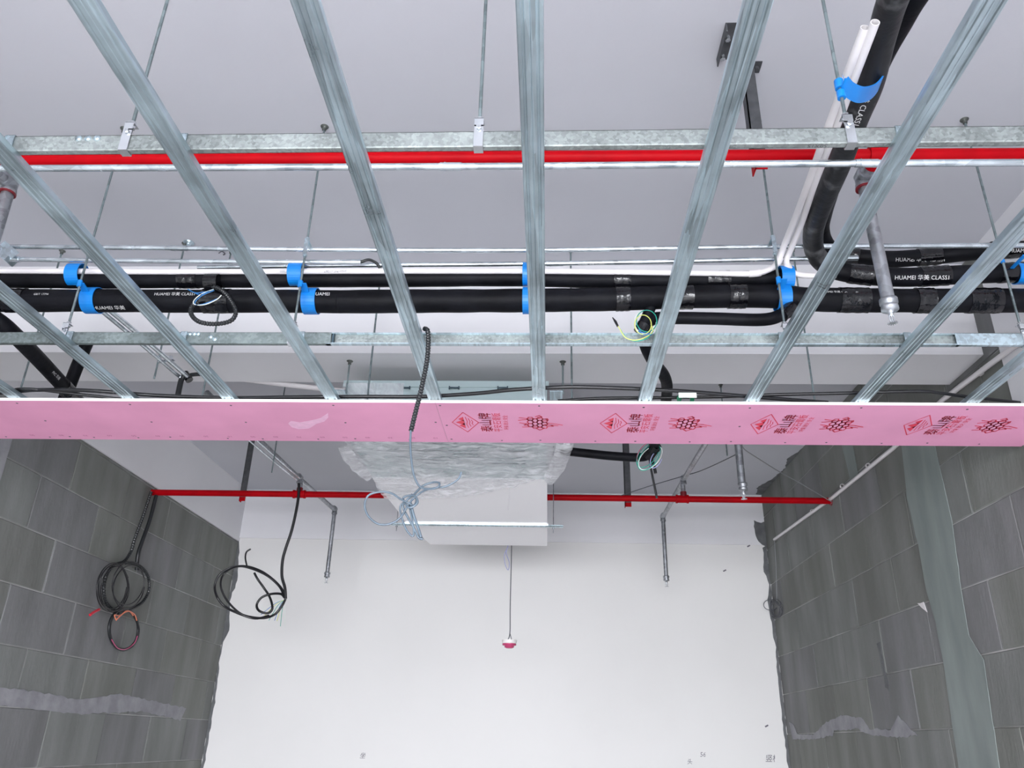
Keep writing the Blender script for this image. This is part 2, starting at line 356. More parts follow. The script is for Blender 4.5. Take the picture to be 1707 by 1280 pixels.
# ================================================================= FURRING CHANNELS
ZF = 1.19
def channel(X, m, label, ya=-.5, yb_=3.215, dx=0):
    w = .025; h = .019; th = .0012; zb = ZF + CZ
    out = [(-w + .006, h), (-w, h), (-w, .0026), (-w + .0007, .0009), (-w + .0024, 0), (-.0175, 0), (-.0150, .0024), (-.0125, .0024), (-.010, 0), (-.0015, 0), (0, .0012), (.0015, 0), (.010, 0), (.0125, .0024), (.015, .0024), (.0175, 0), (w - .0024, 0), (w - .0007, .0009), (w, .0026), (w, h), (w - .006, h)]
    inn = [(x * (1 - th / w) if abs(x) > .02 else x, (z + th if z < .01 else z - th)) for x, z in out]
    inn[0] = (-w + .006, h - th); inn[-1] = (w - .006, h - th)
    poly = out + inn[::-1]; mb = MB(); k = len(poly); K = len(out)
    A = [V((X + x, ya, zb + z)) for x, z in poly]; B = [V((X + dx + x, yb_, zb + z)) for x, z in poly]
    fs = [(i, (i + 1) % k, (i + 1) % k + k, i + k) for i in range(k)]
    for i in range(K - 1): fs += [(i, k - 1 - i, k - 2 - i, i + 1), (i + k, i + 1 + k, k - 2 - i + k, k - 1 - i + k)]
    mb.add(A + B, fs); o = mb.build('furring_channel', m)
    return tag(o, label, 'ceiling channel', 'furring channels of the ceiling grid')
CH = [(-2.106, 'leftmost galvanised furring channel, only its short tip showing above the pink board'),
      (-1.647, 'second galvanised furring channel from the left, crossing in front of the black branch pipe'),
      (-1.247, 'third galvanised furring channel from the left, crossing beside the left steel elbow'),
      (-.840, 'galvanised furring channel fourth from left, passing just right of the leftmost near hanger rod'),
      (-.438, 'galvanised furring channel with the black corrugated conduit hanging beside it'),
      (-.037, 'galvanised furring channel running almost straight up the middle of the picture'),
      (.366, 'galvanised furring channel beside the looped yellow and green wires'),
      (.769, 'galvanised furring channel with a black marker scrawl, just right of the white pipe bends'),
      (1.174, 'galvanised furring channel passing right of the near sprinkler head'),
      (1.580, 'rightmost galvanised furring channel, in front of the painted column')]
mk = {}
for X, lb in CH: mk[X] = channel(X, 'galvanised', lb)
nd = V((0, 0, -1)); s_ = MB(); zf = ZF + CZ - .0006
q = [PZ(x, y, ZF - .0006) for x, y in ((1362, 470), (1374, 476), (1383, 474), (1376, 482), (1368, 478))]; stroke(s_, q, .0016, nd)
stroke(s_, [PZ(x, y, ZF - .0006) for x, y in ((1363, 476), (1375, 481), (1379, 475))], .002, nd)
s_.build('marker_scrawl', 'print_grey', mk[.769])
# ================================================================= MAIN RUNNERS
ZR = ZF + .0195; RH = .042; RD = .016
def runner(x0, x1, Y, front, m, label, slope=0, lip=True):
    """front=True: solid web faces the camera; False: open side faces it"""
    th = .0012; z = ZR + CZ; t = thing('main_runner', label, 'ceiling channel', V(((x0 + x1) / 2, Y, z)), 'main runners of the ceiling grid')
    yw = Y if front else Y + RD - th; yo = Y + RD if front else Y
    if front: MB().box((x0, yw, z + .0022), (x1, yw + th, z + RH)).add([V((x, y, zz)) for x in (x0, x1) for y, zz in ((Y, z + .0022), (Y + .0022, z), (Y + .0034, z + th), (Y + th, z + .0034))], [(0, 1, 5, 4), (1, 2, 6, 5), (2, 3, 7, 6), (3, 0, 4, 7)]).build('web', m, t)
    else: MB().box((x0, yw, z), (x1, yw + th, z + RH)).build('web', m, t)
    MB().box((x0, Y + (.0022 if front else 0), z), (x1, Y + RD, z + th)).box((x0, yo - th, z), (x1, yo, z + .004)).build('flange', m if front else 'galvanised', t)
    MB().box((x0, Y, z + RH - th), (x1, Y + RD, z + RH)).box((x0, yo - th, z + RH - .004), (x1, yo, z + RH)).build('flange', m if front else 'galvanised', t)
    return t
r1 = runner(-1.95, 1.97, 1.395, True, 'galvanised_dull', 'near main runner, solid web towards the viewer, with printed size and stained ends')
t = MB(); flat_text(t, '50X15', .016, V((PZ(1362, 244, ZR).x, 1.404, ZR + CZ - .0006)), V((-1, 0, 0)), V((0, 1, 0))); 
o = t.build('size_print', 'print_grey', r1)
t = MB()
for i in range(3): MB().lathe(V((-1.085 + i * .022, 1.395, ZR + CZ + .034)), V((0, -1, 0)), [(.008, 0), (.008, .0015), (.003, .003)], 10).build('rivet_dimple', 'galvanised', r1)
YF = 2.361
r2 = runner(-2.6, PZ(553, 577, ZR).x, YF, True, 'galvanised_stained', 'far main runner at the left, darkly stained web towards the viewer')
t = MB()
for px, py in ((316, 556), (323, 556), (330, 556), (351, 561), (358, 565)): MB().lathe(PY(px, py, YF), V((0, -1, 0)), [(.008, 0), (.007, .002), (.003, .003)], 10).build('rivet_dimple', 'galvanised', r2)
for x in (PZ(553, 577, ZR).x + .003,): MB().box((x, YF + .002, ZR + CZ + .001), (x + .006, YF + RD - .001, ZR + CZ + RH - .001)).build('end_gap_shade', 'unit_dark', r2)  # thin dark plate stands in for the shadow inside the runner's open end
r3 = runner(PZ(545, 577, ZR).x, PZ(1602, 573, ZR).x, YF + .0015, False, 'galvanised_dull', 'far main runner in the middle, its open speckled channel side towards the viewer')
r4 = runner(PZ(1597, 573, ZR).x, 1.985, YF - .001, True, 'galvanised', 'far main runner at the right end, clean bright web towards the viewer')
# clips tying runner to furring
def clip(X, Y, label):
    z = ZR + CZ; t = MB(); w = .011; th = .0014
    t.box((X - w, Y - .0022, z - .012), (X + w, Y - .0008, z + RH + .002))
    t.box((X - w, Y - .0022, z + RH + .001), (X + w, Y + RD + .002, z + RH + .0024))
    t.box((X - w, Y + RD + .0008, z - .012), (X + w, Y + RD + .0022, z + RH + .002))
    t.box((X - w - .011, Y - .006, z - .014), (X + w + .011, Y - .001, z - .0125)); t.box((X - w - .011, Y + RD + .001, z - .014), (X + w + .011, Y + RD + .006, z - .0125))
    for s in (-1, 1): t.box((X + s * w, Y - .004, z + .004), (X + s * (w - .0012), Y - .0022, z + RH))
    tag(t.build('furring_clip', 'galvanised', None), label, 'clip', 'clips tying runners to furring channels')
names = ['leftmost', 'second', 'third', 'fourth', 'conduit-side', 'central', 'wire-coil', 'marker-scrawled', 'sprinkler-side', 'rightmost']
for i, (X, lb) in enumerate(CH):
    if 2 <= i <= 7: clip(X, 1.395, 'sheet steel clip where the near runner crosses the %s furring channel' % names[i])
    if i not in (5,): clip(X, YF, 'sheet steel clip where the far runner crosses the %s furring channel' % names[i])
clip(CH[5][0], YF, 'sheet steel clip where the far runner crosses the central furring channel')
# ================================================================= HANGER RODS
UPV = V((0, 0, 1))
def rod(X, Y, zb, zt, label, hanger=None, group='threaded hanger rods', r=.0043, cap=True, X1=None):
    X1 = X if X1 is None else X1; a = Q(X, Y, zb); b_ = Q(X1, Y, zt)
    t = thing('hanger_rod', label, 'rod', b_, group)
    MB().tube([a, b_], r, 8).build('rod', 'rod_steel', t)
    if cap:
        m = MB().lathe(b_, V((0, 0, -1)), [(.016, 0), (.015, .002), (.008, .003), (.008, .012)], 14); m.hexnut(b_ - UPV * .014, UPV, .0085, .008); m.build('ceiling_anchor', 'dark_thread', t)
    if hanger is not None:
        Yr = hanger; z = ZR + CZ; w = .0105; m = MB(); zt_ = z + RH + .036; x = X
        m.box((x - w, Yr - .004, z - .002), (x + w, Yr - .0026, zt_ - .02)); m.box((x - w, Yr - .004, z - .003), (x + w, Yr + RD + .004, z - .0018))
        m.box((x - w, Yr + RD + .0026, z - .002), (x + w, Yr + RD + .004, z + RH + .01)); m.box((x - w, Yr - .004, z + RH + .012), (x + w, Yr - .0026, zt_)); m.box((x - w, Yr - .004, zt_ - .0014), (x + w, Y + .012, zt_))
        m.build('hanger_strap', 'bright_steel', t)
        m = MB(); m.hexnut(V((x, Y, zt_ + .005)), UPV, .0085, .007); m.hexnut(V((x, Y, zt_ - .006)), UPV, .0085, .007)
        m.tube([V((x, Yr - .011, z + RH + .007)), V((x, Yr + RD + .010, z + RH + .007))], .003, 8); m.hexnut(V((x, Yr - .009, z + RH + .007)), V((0, 1, 0)), .006, .004); m.build('nut', 'bright_steel', t)
    return t
YA = 1.403; YC = 2.372
for X, lb in ((-.972, 'left near hanger rod, its strap gripping the near runner at upper left'), (-.160, 'middle near hanger rod, its strap gripping the near runner at top centre'), (.660, 'right near hanger rod, through the lug of the big blue clamp overhead')):
    rod(X, YA, 1.26, H, lb, 1.395)
for X, lb in ((-1.671, 'hanger rod through the leftmost pair of blue pipe clamps'), (-.874, 'hanger rod through the second pair of blue pipe clamps from the left'), (-.045, 'hanger rod behind the central furring channel'),
              (.785, 'hanger rod by the blue clamps at the white pipe bends'), (1.550, 'hanger rod ending at the rightmost stretch of the far runner')):
    rod(X, YC, 1.26, H, lb, YF)
for X, lb, zb in ((-2.407, 'far thin rod at the left edge, seen left of the black branch pipes', 1.20), (-1.556, 'far thin rod dropping beside the pair of sloping conduits', 1.2), (-.806, 'far thin rod crossing the beam left of the corrugated conduit', 1.2),
              (.102, 'far thin rod just right of the central furring channel', 1.2), (1.152, 'far thin rod between the marker-scrawled channel and the sprinkler', 1.2)):
    rod(X, 3.22, zb, H, lb, None)
t = rod(-1.762, 3.16, 1.44, H, 'free-ended far rod carrying the clamp on the pair of sloping conduits', None)
rod(-1.768, 4.8, 1.53, H, 'short free-ended rod below the slab beyond the beam, left side', None)
rod(1.125, 4.8, 1.67, H, 'short free-ended rod below the slab beyond the beam, right side', None)
zbm = 1.671
tb = [rod(-.969, 3.45, 1.5, zbm, 'left hanger rod of the ducted air unit, fixed to the beam', None), rod(.067, 3.45, 1.5, zbm, 'right hanger rod of the ducted air unit, fixed to the beam', None)]
# ================================================================= BLACK INSULATED PIPES
def pipe(name, px, Y, r, label, m='rubber', cat='pipe', zs=None, group=None, n=20, k=8, lump=0, split=None):
    """px: list of (x,y) or (x,y,Y) seen points; each is put on its own depth plane"""
    P = [PY(p[0], p[1], p[2] if len(p) > 2 else Y) for p in px]; S_ = spl(P, k)
    t = thing(name, label, cat, S_[0], group)
    rf = (lambda i, mm: r * (1 + lump * noise.noise(S_[min(i, len(S_) - 1)] * 9))) if lump else None
    if split:
        MB().tube(S_[:split + 1], r, n).build('insulation_sleeve', m, t); MB().tube(S_[split:], r, n).build('insulation_sleeve', 'rubber', t)
    else: MB().tube(S_, r, n, rf=rf).build('insulation_sleeve' if 'rubber' in str(m) else 'tube', m, t)
    return t, S_
def wrap(t, S_, x, r, w, m='tape', name='tape_wrap', amp=.0015):
    """band round the pipe centred where the pipe passes world x"""
    b = min(range(1, len(S_) - 1), key=lambda i: abs(S_[i].x - x)); d = (S_[b + 1] - S_[b - 1]).normalized(); c = S_[b] + d * ((x - S_[b].x) / d.x if abs(d.x) > .3 else 0)
    k = 8; mb = MB(); mb.tube([c + d * w * (i / k - .5) for i in range(k + 1)], r, 20, rf=lambda i, mm: r + amp * (1 + .5 * math.sin(i * 2.1 + x * 50))); return mb.build(name, m, t), c, d
YP = 2.455
big, SB = pipe('insulated_pipe', [(-420, 498), (0, 501), (150, 501), (300, 502), (450, 502), (560, 503), (575, 503), (700, 502), (860, 501), (1000, 499), (1100, 496), (1200, 494), (1300, 494), (1350, 499), (1500, 501), (1720, 501), (1865, 501)], YP, .042,
               'thick lower black insulated pipe running the full width under the slab', lump=.05, k=14)
XP = lambda x, y, Y=YP: PY(x, y, Y).x
for x, y, w in ((-1.95, 0, .08), (-1.2, 0, .10), (.26, 0, .05), (.46, 0, .09), (.66, 0, .06), (1.06, 0, .10), (1.30, 0, .06), (1.50, 0, .11), (1.72, 0, .1)): wrap(big, SB, x, .0435, w)
t = MB()
for s_, sz, px in (('HUAMEI 华美 CLASS1', .016, 300), ('HUAMEI 华美', .020, 190), ('HUAMEI', .018, 540), ('HUAMEI 华美 CLASS1 NBR/PVC', .011, 1400), ('GB/T 17794', .011, 80)):
    c = PY(px, 501, YP); pipe_text(t, s_, sz, c, V((1, 0, 0)), .0435, turn=.55 if px in (300, 540, 80) else (.75 if px == 1400 else -.65))
t.build('sleeve_print', 'print_white', big)
YS = 2.45
sm, SS = pipe('insulated_pipe', [(-420, 463), (0, 467), (150, 468), (300, 467), (500, 466), (700, 465), (860, 464), (1000, 467), (1200, 466), (1320, 462)], YS, .029, 'thinner upper black insulated pipe left of the white pipe bends', lump=.05, k=12)
for x, w in ((-1.32, .07), (-1.05, .05), (.26, .06), (.6, .08)): wrap(sm, SS, x, .030, w)
t = MB(); pipe_text(t, 'HUAMEI 华美 CLASS1', .010, PY(985, 452, YS + .005), V((1, 0, 0)), .031, turn=.9); t.build('sleeve_print', 'print_white', sm)
# two pipes coming towards the viewer and turning right
dn, SD = pipe('insulated_pipe', [(1560, -120, 1.10), (1497, -20, 1.26), (1470, 60, 1.42), (1450, 140, 1.55), (1425, 200, 1.66), (1398, 275, 1.87), (1368, 345, 2.12), (1356, 385, 2.30), (1358, 418, 2.42), (1376, 441, 2.455), (1415, 455, 2.455), (1500, 462, 2.45), (1600, 458, 2.45), (1865, 447, 2.45)], 2.4, .034,
                'black insulated pipe with dusty bend, coming overhead and turning right below its twin', m='rubber_dusty', k=10, split=96)
for x, w in ((1.10, .08), (1.35, .1), (1.62, .09)): wrap(dn, SD, x, .035, w)
t = MB(); pipe_text(t, 'HUAMEI 华美 CLASS1', .020, PY(1530, 463, 2.45), V((1, 0, 0)), .0345, turn=0)
i0 = 33; pipe_text(t, '华美 CLASS1', .020, (SD[i0] + SD[i0 + 3]) / 2 , SD[i0 + 4] - SD[i0 - 4], .0345, turn=.15, flip=False)
t.build('sleeve_print', 'print_white', dn)
up, SU = pipe('insulated_pipe', [(1610, -120, 1.18), (1528, -10, 1.34), (1497, 42, 1.44), (1466, 100, 1.55), (1440, 165, 1.68), (1408, 250, 1.88), (1380, 325, 2.18), (1368, 380, 2.44), (1380, 412, 2.54), (1410, 425, 2.56), (1480, 432, 2.55), (1560, 427, 2.54), (1640, 419, 2.52), (1845, 408, 2.5)], 2.5, .031, 'black insulated pipe turning right above its dusty twin at the right', k=10, lump=.04)
for x, w in ((1.12, .06), (1.40, .08), (1.66, .09)): wrap(up, SU, x, .032, w)
t = MB(); pipe_text(t, 'HUAMEI 华美 CLASS1', .019, PY(1528, 433, 2.55), V((1, 0, 0)), .0315, turn=0); pipe_text(t, 'HUAMEI', .019, PY(1690, 418, 2.51), V((1, 0, 0)), .0315); t.build('sleeve_print', 'print_white', up)
# branch leaving the thick pipe and feeding the air unit
br, SR = pipe('insulated_pipe', [(1322, 496, 2.45), (1318, 512, 2.44), (1300, 526, 2.43), (1268, 533, 2.43), (1190, 531, 2.44), (1120, 530, 2.45), (1088, 532, 2.48), (1075, 548, 2.5), (1076, 575, 2.53), (1090, 604, 2.62), (1107, 626, 2.75), (1112, 650, 2.92), (1106, 690, 3.2), (1094, 735, 3.55), (1086, 752, 3.68), (1070, 762, 3.72), (1020, 760, 3.74), (952, 753, 3.76), (934, 752, 3.76)], 2.5, .022,
                'black insulated branch pipe looping down from the thick pipe and feeding the ducted air unit', k=10)
wrap(br, SR, .82, .023, .06); wrap(br, SR, .50, .0235, .07)
b2, S2 = pipe('insulated_pipe', [(1086, 505, 2.46), (1078, 530, 2.47), (1066, 552, 2.48)], 2.46, .020, 'short black taped pipe stub beside the looped yellow and green wires', k=8)
MB().tube([S2[-1] - (S2[-1] - S2[-4]).normalized() * .03, S2[-1] + V((0, 0, -.004))], .0225, 18).build('tape_wrap', 'tape', b2)
b3, S3 = pipe('insulated_pipe', [(-30, 517, 2.47), (0, 537, 2.5), (22, 556, 2.56), (60, 594, 2.74), (100, 637, 2.96), (125, 664, 3.12), (150, 700, 3.3)], 2.5, .030, 'black insulated branch pipe sloping down at the far left', k=8)
MB().tube([S3[-16], S3[-6]], .033, 18).build('tape_wrap', 'tape', b3)
t = MB(); pipe_text(t, 'PVC 华美', .016, PY(84, 620, 2.87), S3[30] - S3[20], .031, turn=.2); t.build('sleeve_print', 'print_white', b3)
b4, S4 = pipe('insulated_pipe', [(150, 560, 3.15), (128, 612, 3.15), (108, 664, 3.15), (100, 690, 3.15)], 3.15, .027, 'short upright black insulated pipe meeting the sloping branch at the left', k=8)
MB().ring(S4[0], S4[1] - S4[0], .018, .028, .01).build('tape_wrap', 'tape', b4)
# ================================================================= WHITE DRAIN PIPES
def pvc(px, label, r=.0105, Y=2.4, ends=True, k=10, print_=None):
    P = [PY(p[0], p[1], p[2] if len(p) > 2 else Y) for p in px]; S_ = spl(P, k); t = thing('drain_pipe', label, 'pipe', S_[0], 'white drain pipes')
    m = MB(); m.tube(S_, r, 16, caps=False)
    m.tube(S_[:3], r * .84, 16, caps=False); d = (S_[1] - S_[0]).normalized(); m.ring(S_[0] + d * .001, d, r * .84, r, .002, 16); m.tube([S_[-2], S_[-1]], r * .98, 16)
    m.build('tube', 'pvc', t); return t, S_
YV = 2.41
v1, SV = pvc([(1442, 46, 1.34), (1420, 104, 1.43), (1398, 165, 1.55), (1376, 225, 1.69), (1345, 312, 1.96), (1322, 372, 2.22), (1306, 412, 2.36), (1296, 438, 2.40), (1280, 450, 2.41), (1255, 456, 2.415), (1200, 456, 2.42), (1000, 453, 2.42), (860, 452, 2.42), (600, 452, 2.42), (300, 453, 2.42), (100, 452, 2.42), (-395, 449, 2.42)], 'white drain pipe with open end overhead, bending left along the black pipes')
MB().tube(SV[86:93], .013, 16).build('coupling', 'pvc', v1); MB().tube(SV[66:72], .013, 16).build('coupling', 'pvc', v1)
t = MB(); pipe_text(t, 'PVC-U 20 JG/T3050', .010, PY(487, 452, 2.42), V((1, 0, 0)), .0107, flip=True); pipe_text(t, 'power PVC-U GB/T', .010, PY(560, 452, 2.42), V((1, 0, 0)), .0107, flip=True); t.build('tube_print', 'print_grey', v1)
v2, SV2 = pvc([(1459, 37, 1.32), (1436, 98, 1.42), (1410, 168, 1.55), (1389, 225, 1.69), (1358, 305, 1.93), (1336, 372, 2.22), (1318, 416, 2.37), (1311, 436, 2.405), (1320, 453, 2.41), (1342, 459, 2.415), (1375, 459, 2.43), (1420, 458, 2.50)], 'white drain pipe with open end overhead, bending right behind the dusty black pipe')
MB().tube(SV2[73:80], .013, 16).build('coupling', 'pvc', v2)
v3, _ = pvc([(330, 616, 3.72), (380, 628, 3.72), (470, 640, 3.72), (575, 652, 3.72)], 'white condensate pipe sloping towards the ducted air unit', r=.0135)
# ================================================================= BLUE CLAMPS
def clamp(c, ax, r, w, label, lug, m='clamp_blue', sl=1):
    ax = ax.normalized(); t = thing('pipe_clamp', label, 'clamp', c, 'blue plastic pipe clamps')
    MB().ring(c, ax, r, r + .003, w, 28).build('band', m, t)
    d = (lug - c); d = (d - ax * d.dot(ax)).normalized(); e = c + d * (r + .002)
    m2 = MB(); m2.obox(e.lerp(lug, .5), d, ax, d.cross(ax), (lug - e).length + .004, w * .5 * sl, .004); m2.tube([lug - UPV * .012 * sl, lug + UPV * .012 * sl], .0085 * (.6 + .4 * sl), 10); m2.build('rod_lug', 'clamp_blue' if m == 'clamp_blue' else m, t)
    return t
ax = V((1, 0, 0))
def clamps(px, X, wd, n1, n2):
    clamp(PY(px[0], px[1], YS) + V((0, -.012, .004)), ax, .0405, wd, n1, PY(px[0], px[1], YS) + V((0, .004, .056)), sl=.4)
    c = PY(px[2], px[3], YP); clamp(c, ax, .0455, wd, n2, V((X, YC - .002, c.z + .02)))
clamps((131, 463, 155, 501), -1.671, .05, 'upper blue clamp of the leftmost pair, round the thinner pipe and white pipe', 'lower blue clamp of the leftmost pair, round the thick pipe')
clamps((497, 462, 519, 502), -.874, .05, 'upper blue clamp of the second pair, round the thinner pipe and white pipe', 'lower blue clamp of the second pair, round the thick pipe')
clamps((882, 462, 882, 501), -.045, .045, 'upper blue clamp half hidden behind the central furring channel', 'lower blue clamp half hidden behind the central furring channel')
clamps((1308, 468, 1304, 497), .785, .045, 'upper blue clamp behind the white pipe bends', 'lower blue clamp just below the white pipe bends')
clamp(PY(1704, 456, 2.45), ax, .036, .05, 'blue clamp at the right edge of the picture', V((1.550, YC, PY(1704, 456, 2.45).z)), sl=.5)
i1 = min(range(len(SD)), key=lambda i: (SD[i] - PY(1442, 150, 1.57)).length); axd = (SD[i1 + 3] - SD[i1 - 3]).normalized()
lg = Q(.660, YA, PY(1405, 132, 1.38).z - CZ)
bc = thing('pipe_clamp', 'largest blue clamp, overhead by the open ends of the white pipes', 'clamp', lg, 'blue plastic pipe clamps')
pth = spl([PY(1482, 98, 1.66), PY(1474, 116, 1.60), PY(1470, 134, 1.54), PY(1456, 152, 1.48), PY(1436, 158, 1.44), PY(1418, 151, 1.41), PY(1407, 139, 1.385), lg + V((.009, .004, .0))], 6)
m = MB(); vs = []
for i, p in enumerate(pth):
    d = (pth[min(i + 1, len(pth) - 1)] - pth[max(i - 1, 0)]).normalized(); nn_ = d.cross(axd).normalized() * .0018; w_ = axd * (.021 if i < len(pth) - 8 else .013)
    vs += [p - w_ - nn_, p + w_ - nn_, p + w_ + nn_, p - w_ + nn_]
k_ = len(pth); m.add(vs, [(0, 1, 2, 3), (4 * k_ - 1, 4 * k_ - 2, 4 * k_ - 3, 4 * k_ - 4)] + [(4 * i + q, 4 * i + (q + 1) % 4, 4 * i + 4 + (q + 1) % 4, 4 * i + 4 + q) for i in range(k_ - 1) for q in range(4)])
m.build('band', 'clamp_blue', bc)
m = MB(); m.tube([lg - UPV * .006, lg + UPV * .018], .0105, 12); m.tube([lg - UPV * .034, lg - UPV * .014], .0095, 12); m.build('rod_lug', 'clamp_blue', bc)
m = MB(); m.add([p + UPV * e + V((-.002 * e * 100, 0, 0)) for p, e in ((pth[-10], 0), (pth[-14], .0), (pth[-12], .05))], [(0, 1, 2)]); m.build('tab', 'clamp_blue', bc)
# ================================================================= STEEL CONDUITS
def conduit(px, Y, r, label, m='conduit_steel', name='conduit', couple=(), k=6, cat='conduit', caps=True):
    P = [PY(p[0], p[1], p[2] if len(p) > 2 else Y) for p in px]; S_ = spl(P, k); t = thing(name, label, cat, S_[0]); MB().tube(S_, r, 14).build('tube', m, t)
    for a in couple:
        b = min(range(1, len(S_) - 1), key=lambda i: abs(S_[i].x - a)); d = (S_[b + 1] - S_[b - 1]).normalized(); c = S_[b] + d * (a - S_[b].x)
        MB().tube([c - d * .03, c + d * .03], r * 1.18, 14).tube([c - d * .018, c - d * .014], r * 1.3, 8).build('coupling', m, t)
    return t, S_
conduit([(-620, 285), (0, 281), (430, 279), (860, 277), (1290, 273), (1720, 271), (2040, 269)], 1.76, .0098, 'bright galvanised conduit running in front of the near red pipe', couple=(-.275, .86))
YK = 2.405
conduit([(-80, 411), (0, 411), (250, 413), (430, 415), (860, 417), (1290, 411), (1707, 409), (1862, 408)], YK, .0088, 'upper rear galvanised conduit strung across the hanger rods', couple=(-1.36, 1.05))
c2_, SC2 = conduit([(28, 432), (160, 434), (400, 436), (600, 437)], YK, .0085, 'lower rear conduit from the steel box, ending in a black flexible tail')
t = MB(); t.tube(spl([SC2[-1] - V((.02, 0, 0)), SC2[-1], PY(615, 433, YK), PY(628, 439, YK), PY(633, 447, YK + .01)], 5), .0055, 8); t.build('flexible_tail', 'corrugated', c2_)
MB().tube([SC2[-1] - V((.05, 0, 0)), SC2[-1] + V((.004, 0, 0))], .0105, 10).build('coupling', 'conduit_steel', c2_)
conduit([(330, 446), (430, 444), (600, 442), (860, 440), (1100, 436), (1290, 432), (1430, 430)], YK + .04, .0088, 'third rear conduit just above the white drain pipe', couple=(.02,))
for a, lb in ((-1.671, 'leftmost small steel clip holding the rear conduits to a rod'), (-.874, 'small steel clip holding the rear conduits to a rod, left of centre'), (.785, 'small steel clip holding the rear conduit to a rod, beside the white pipes')):
    z = PY(900, 413, YK).z; m = MB().box((a - .007, YC - .008, z - .05), (a + .007, YC - .0065, z + .018)).box((a - .007, YC - .008, z + .012), (a + .007, YK + .012, z + .0135)).hexnut(V((a, YC, z + .020)), V((0, 0, 1)), .008, .007).hexnut(V((a, YC, z - .052)), V((0, 0, 1)), .008, .007)
    tag(m.build('conduit_clip', 'galvanised'), lb, 'clip', 'small clips on the rear conduits')
j = thing('junction_box', 'galvanised junction box at the left edge feeding the rear conduits', 'junction box', PY(12, 425, YK))
c = PY(8, 424, YK); MB().obox(c, V((1, 0, -.75)), V((0, 1, 0)), V((.75, 0, 1)), .085, .05, .035).build('box', 'galvanised', j)
MB().obox(PY(14, 416, YK - .027), V((1, 0, -.75)), V((0, 1, 0)), V((.75, 0, 1)), .085, .003, .033).build('lid', 'galvanised', j)
MB().tube([PY(16, 432, YK), PY(32, 432, YK)], .012, 12).build('gland', 'conduit_steel', j)
# pair of conduits sloping away past the beam
cp, SP = conduit([(178, 513, 2.5), (250, 573, 2.9), (305, 621, 3.3), (318, 632, 3.42)], 2.5, .0098, 'thicker of two conduits sloping away at the left, tucked under the thick pipe')
conduit([(168, 517, 2.5), (240, 577, 2.9), (292, 622, 3.3), (300, 628, 3.35)], 2.5, .0082, 'thinner of two conduits sloping away at the left, tucked under the thick pipe')
cl = thing('conduit_clamp', 'small steel clamp joining the pair of sloping conduits to a rod', 'clamp', PY(277, 600, 3.15))
MB().obox(PY(277, 601, 3.15), V((1, .1, .15)), V((0, 1, 0)), UPV, .07, .02, .003).hexnut(PY(284, 597, 3.15), UPV, .010, .02).hexnut(PY(266, 600, 3.15), UPV, .007, .025).build('plate', 'bright_steel', cl)
fx = thing('flexible_conduit', 'black corrugated conduit tails taped at the end of the sloping conduits', 'conduit', PY(315, 628, 3.4))
MB().tube(spl([PY(352, 630, 3.45), PY(338, 624, 3.43), PY(318, 625, 3.4), PY(305, 630, 3.38)], 6), .010, 10).build('tail', 'corrugated', fx)
MB().tube(spl([PY(308, 626, 3.36), PY(302, 634, 3.36), PY(296, 662, 3.36)], 6), .013, 10).build('tail', 'corrugated', fx); MB().tube([PY(308, 622, 3.38), PY(316, 634, 3.38)], .018, 12).build('tape_wrap', 'tape', fx)
# ---- conduits beyond the board at left, to the rear red pipe
ST = 1.725
pr = thing('sprinkler_pipe', 'rear left sprinkler pipe with elbow and long drop, teed off the red pipe', 'pipe', PY(500, 800, 5.5), 'sprinkler drops')
Ea = PY(500, 798, 5.52); Eb = PY(558, 850, 6.45); Ec = PY(545, 962, 6.45)
MB().tube([PY(345, 655, 3.9), PY(440, 741, 4.75), Ea], .0168, 14).tube([Ea + V((0, .02, 0)), Eb], .0168, 14).build('tube', 'pipe_steel', pr)
MB().tube([Eb, V((Eb.x, Eb.y, Ec.z))], .0168, 14).build('drop', 'pipe_steel', pr)
def elbow(parent, c, r=.023):
    MB().lathe(c + V((0, 0, -.035)), UPV, [(r, 0), (r, .012), (r * .9, .014), (r * .92, .05), (r * .6, .06)], 14).tube([c + V((0, -.035, .008)), c + V((0, -.022, .008)), c + V((0, .005, .008))], r, 14).build('elbow', 'pipe_steel', parent)
def head(parent, c, s=1):
    m = MB().lathe(c, V((0, 0, -1)), [(.021 * s, -.04), (.0245 * s, -.038), (.0245 * s, -.022), (.019 * s, -.020), (.023 * s, -.012), (.0235 * s, 0), (.012, .002), (.009, .012)], 14); m.build('reducer', 'pipe_steel', parent)
    m = MB().lathe(c - UPV * .012, V((0, 0, -1)), [(.007, 0), (.008, .004), (.004, .010)], 8)
    for a in range(2):
        sx = (-1, 1)[a]; m.tube([c + V((sx * .005, 0, -.018)), c + V((sx * .009, 0, -.028)), c + V((sx * .003, 0, -.042))], .0018, 6)
    m.tube([c + V((0, 0, -.020)), c + V((0, 0, -.044))], .0026, 6)
    m.lathe(c - UPV * .045, V((0, 0, -1)), [(.008, 0), (.008, .0015)], 12)
    for a in range(12):
        d = V((math.cos(a * math.pi / 6), math.sin(a * math.pi / 6), 0)); m.obox(c - UPV * .0458 + d * .011, d, d.cross(UPV), UPV, .009, .0028, .0012)
    m.build('sprinkler_head', 'bright_steel', parent)
elbow(pr, Eb); elbow(pr, Ea); head(pr, V((Eb.x, Eb.y, Ec.z)))
MB().tube([V((Ea.x, 5.55, Ea.z)), V((Ea.x, 5.55, 1.6 + CZ))], .0168, 14).build('riser', 'pipe_steel', pr)
MB().tube([V((Ea.x, 5.55, 1.6 + CZ)), V((Ea.x, 5.55, 1.655 + CZ))], .0225, 14).build('dark_collar', 'dark_red', pr)
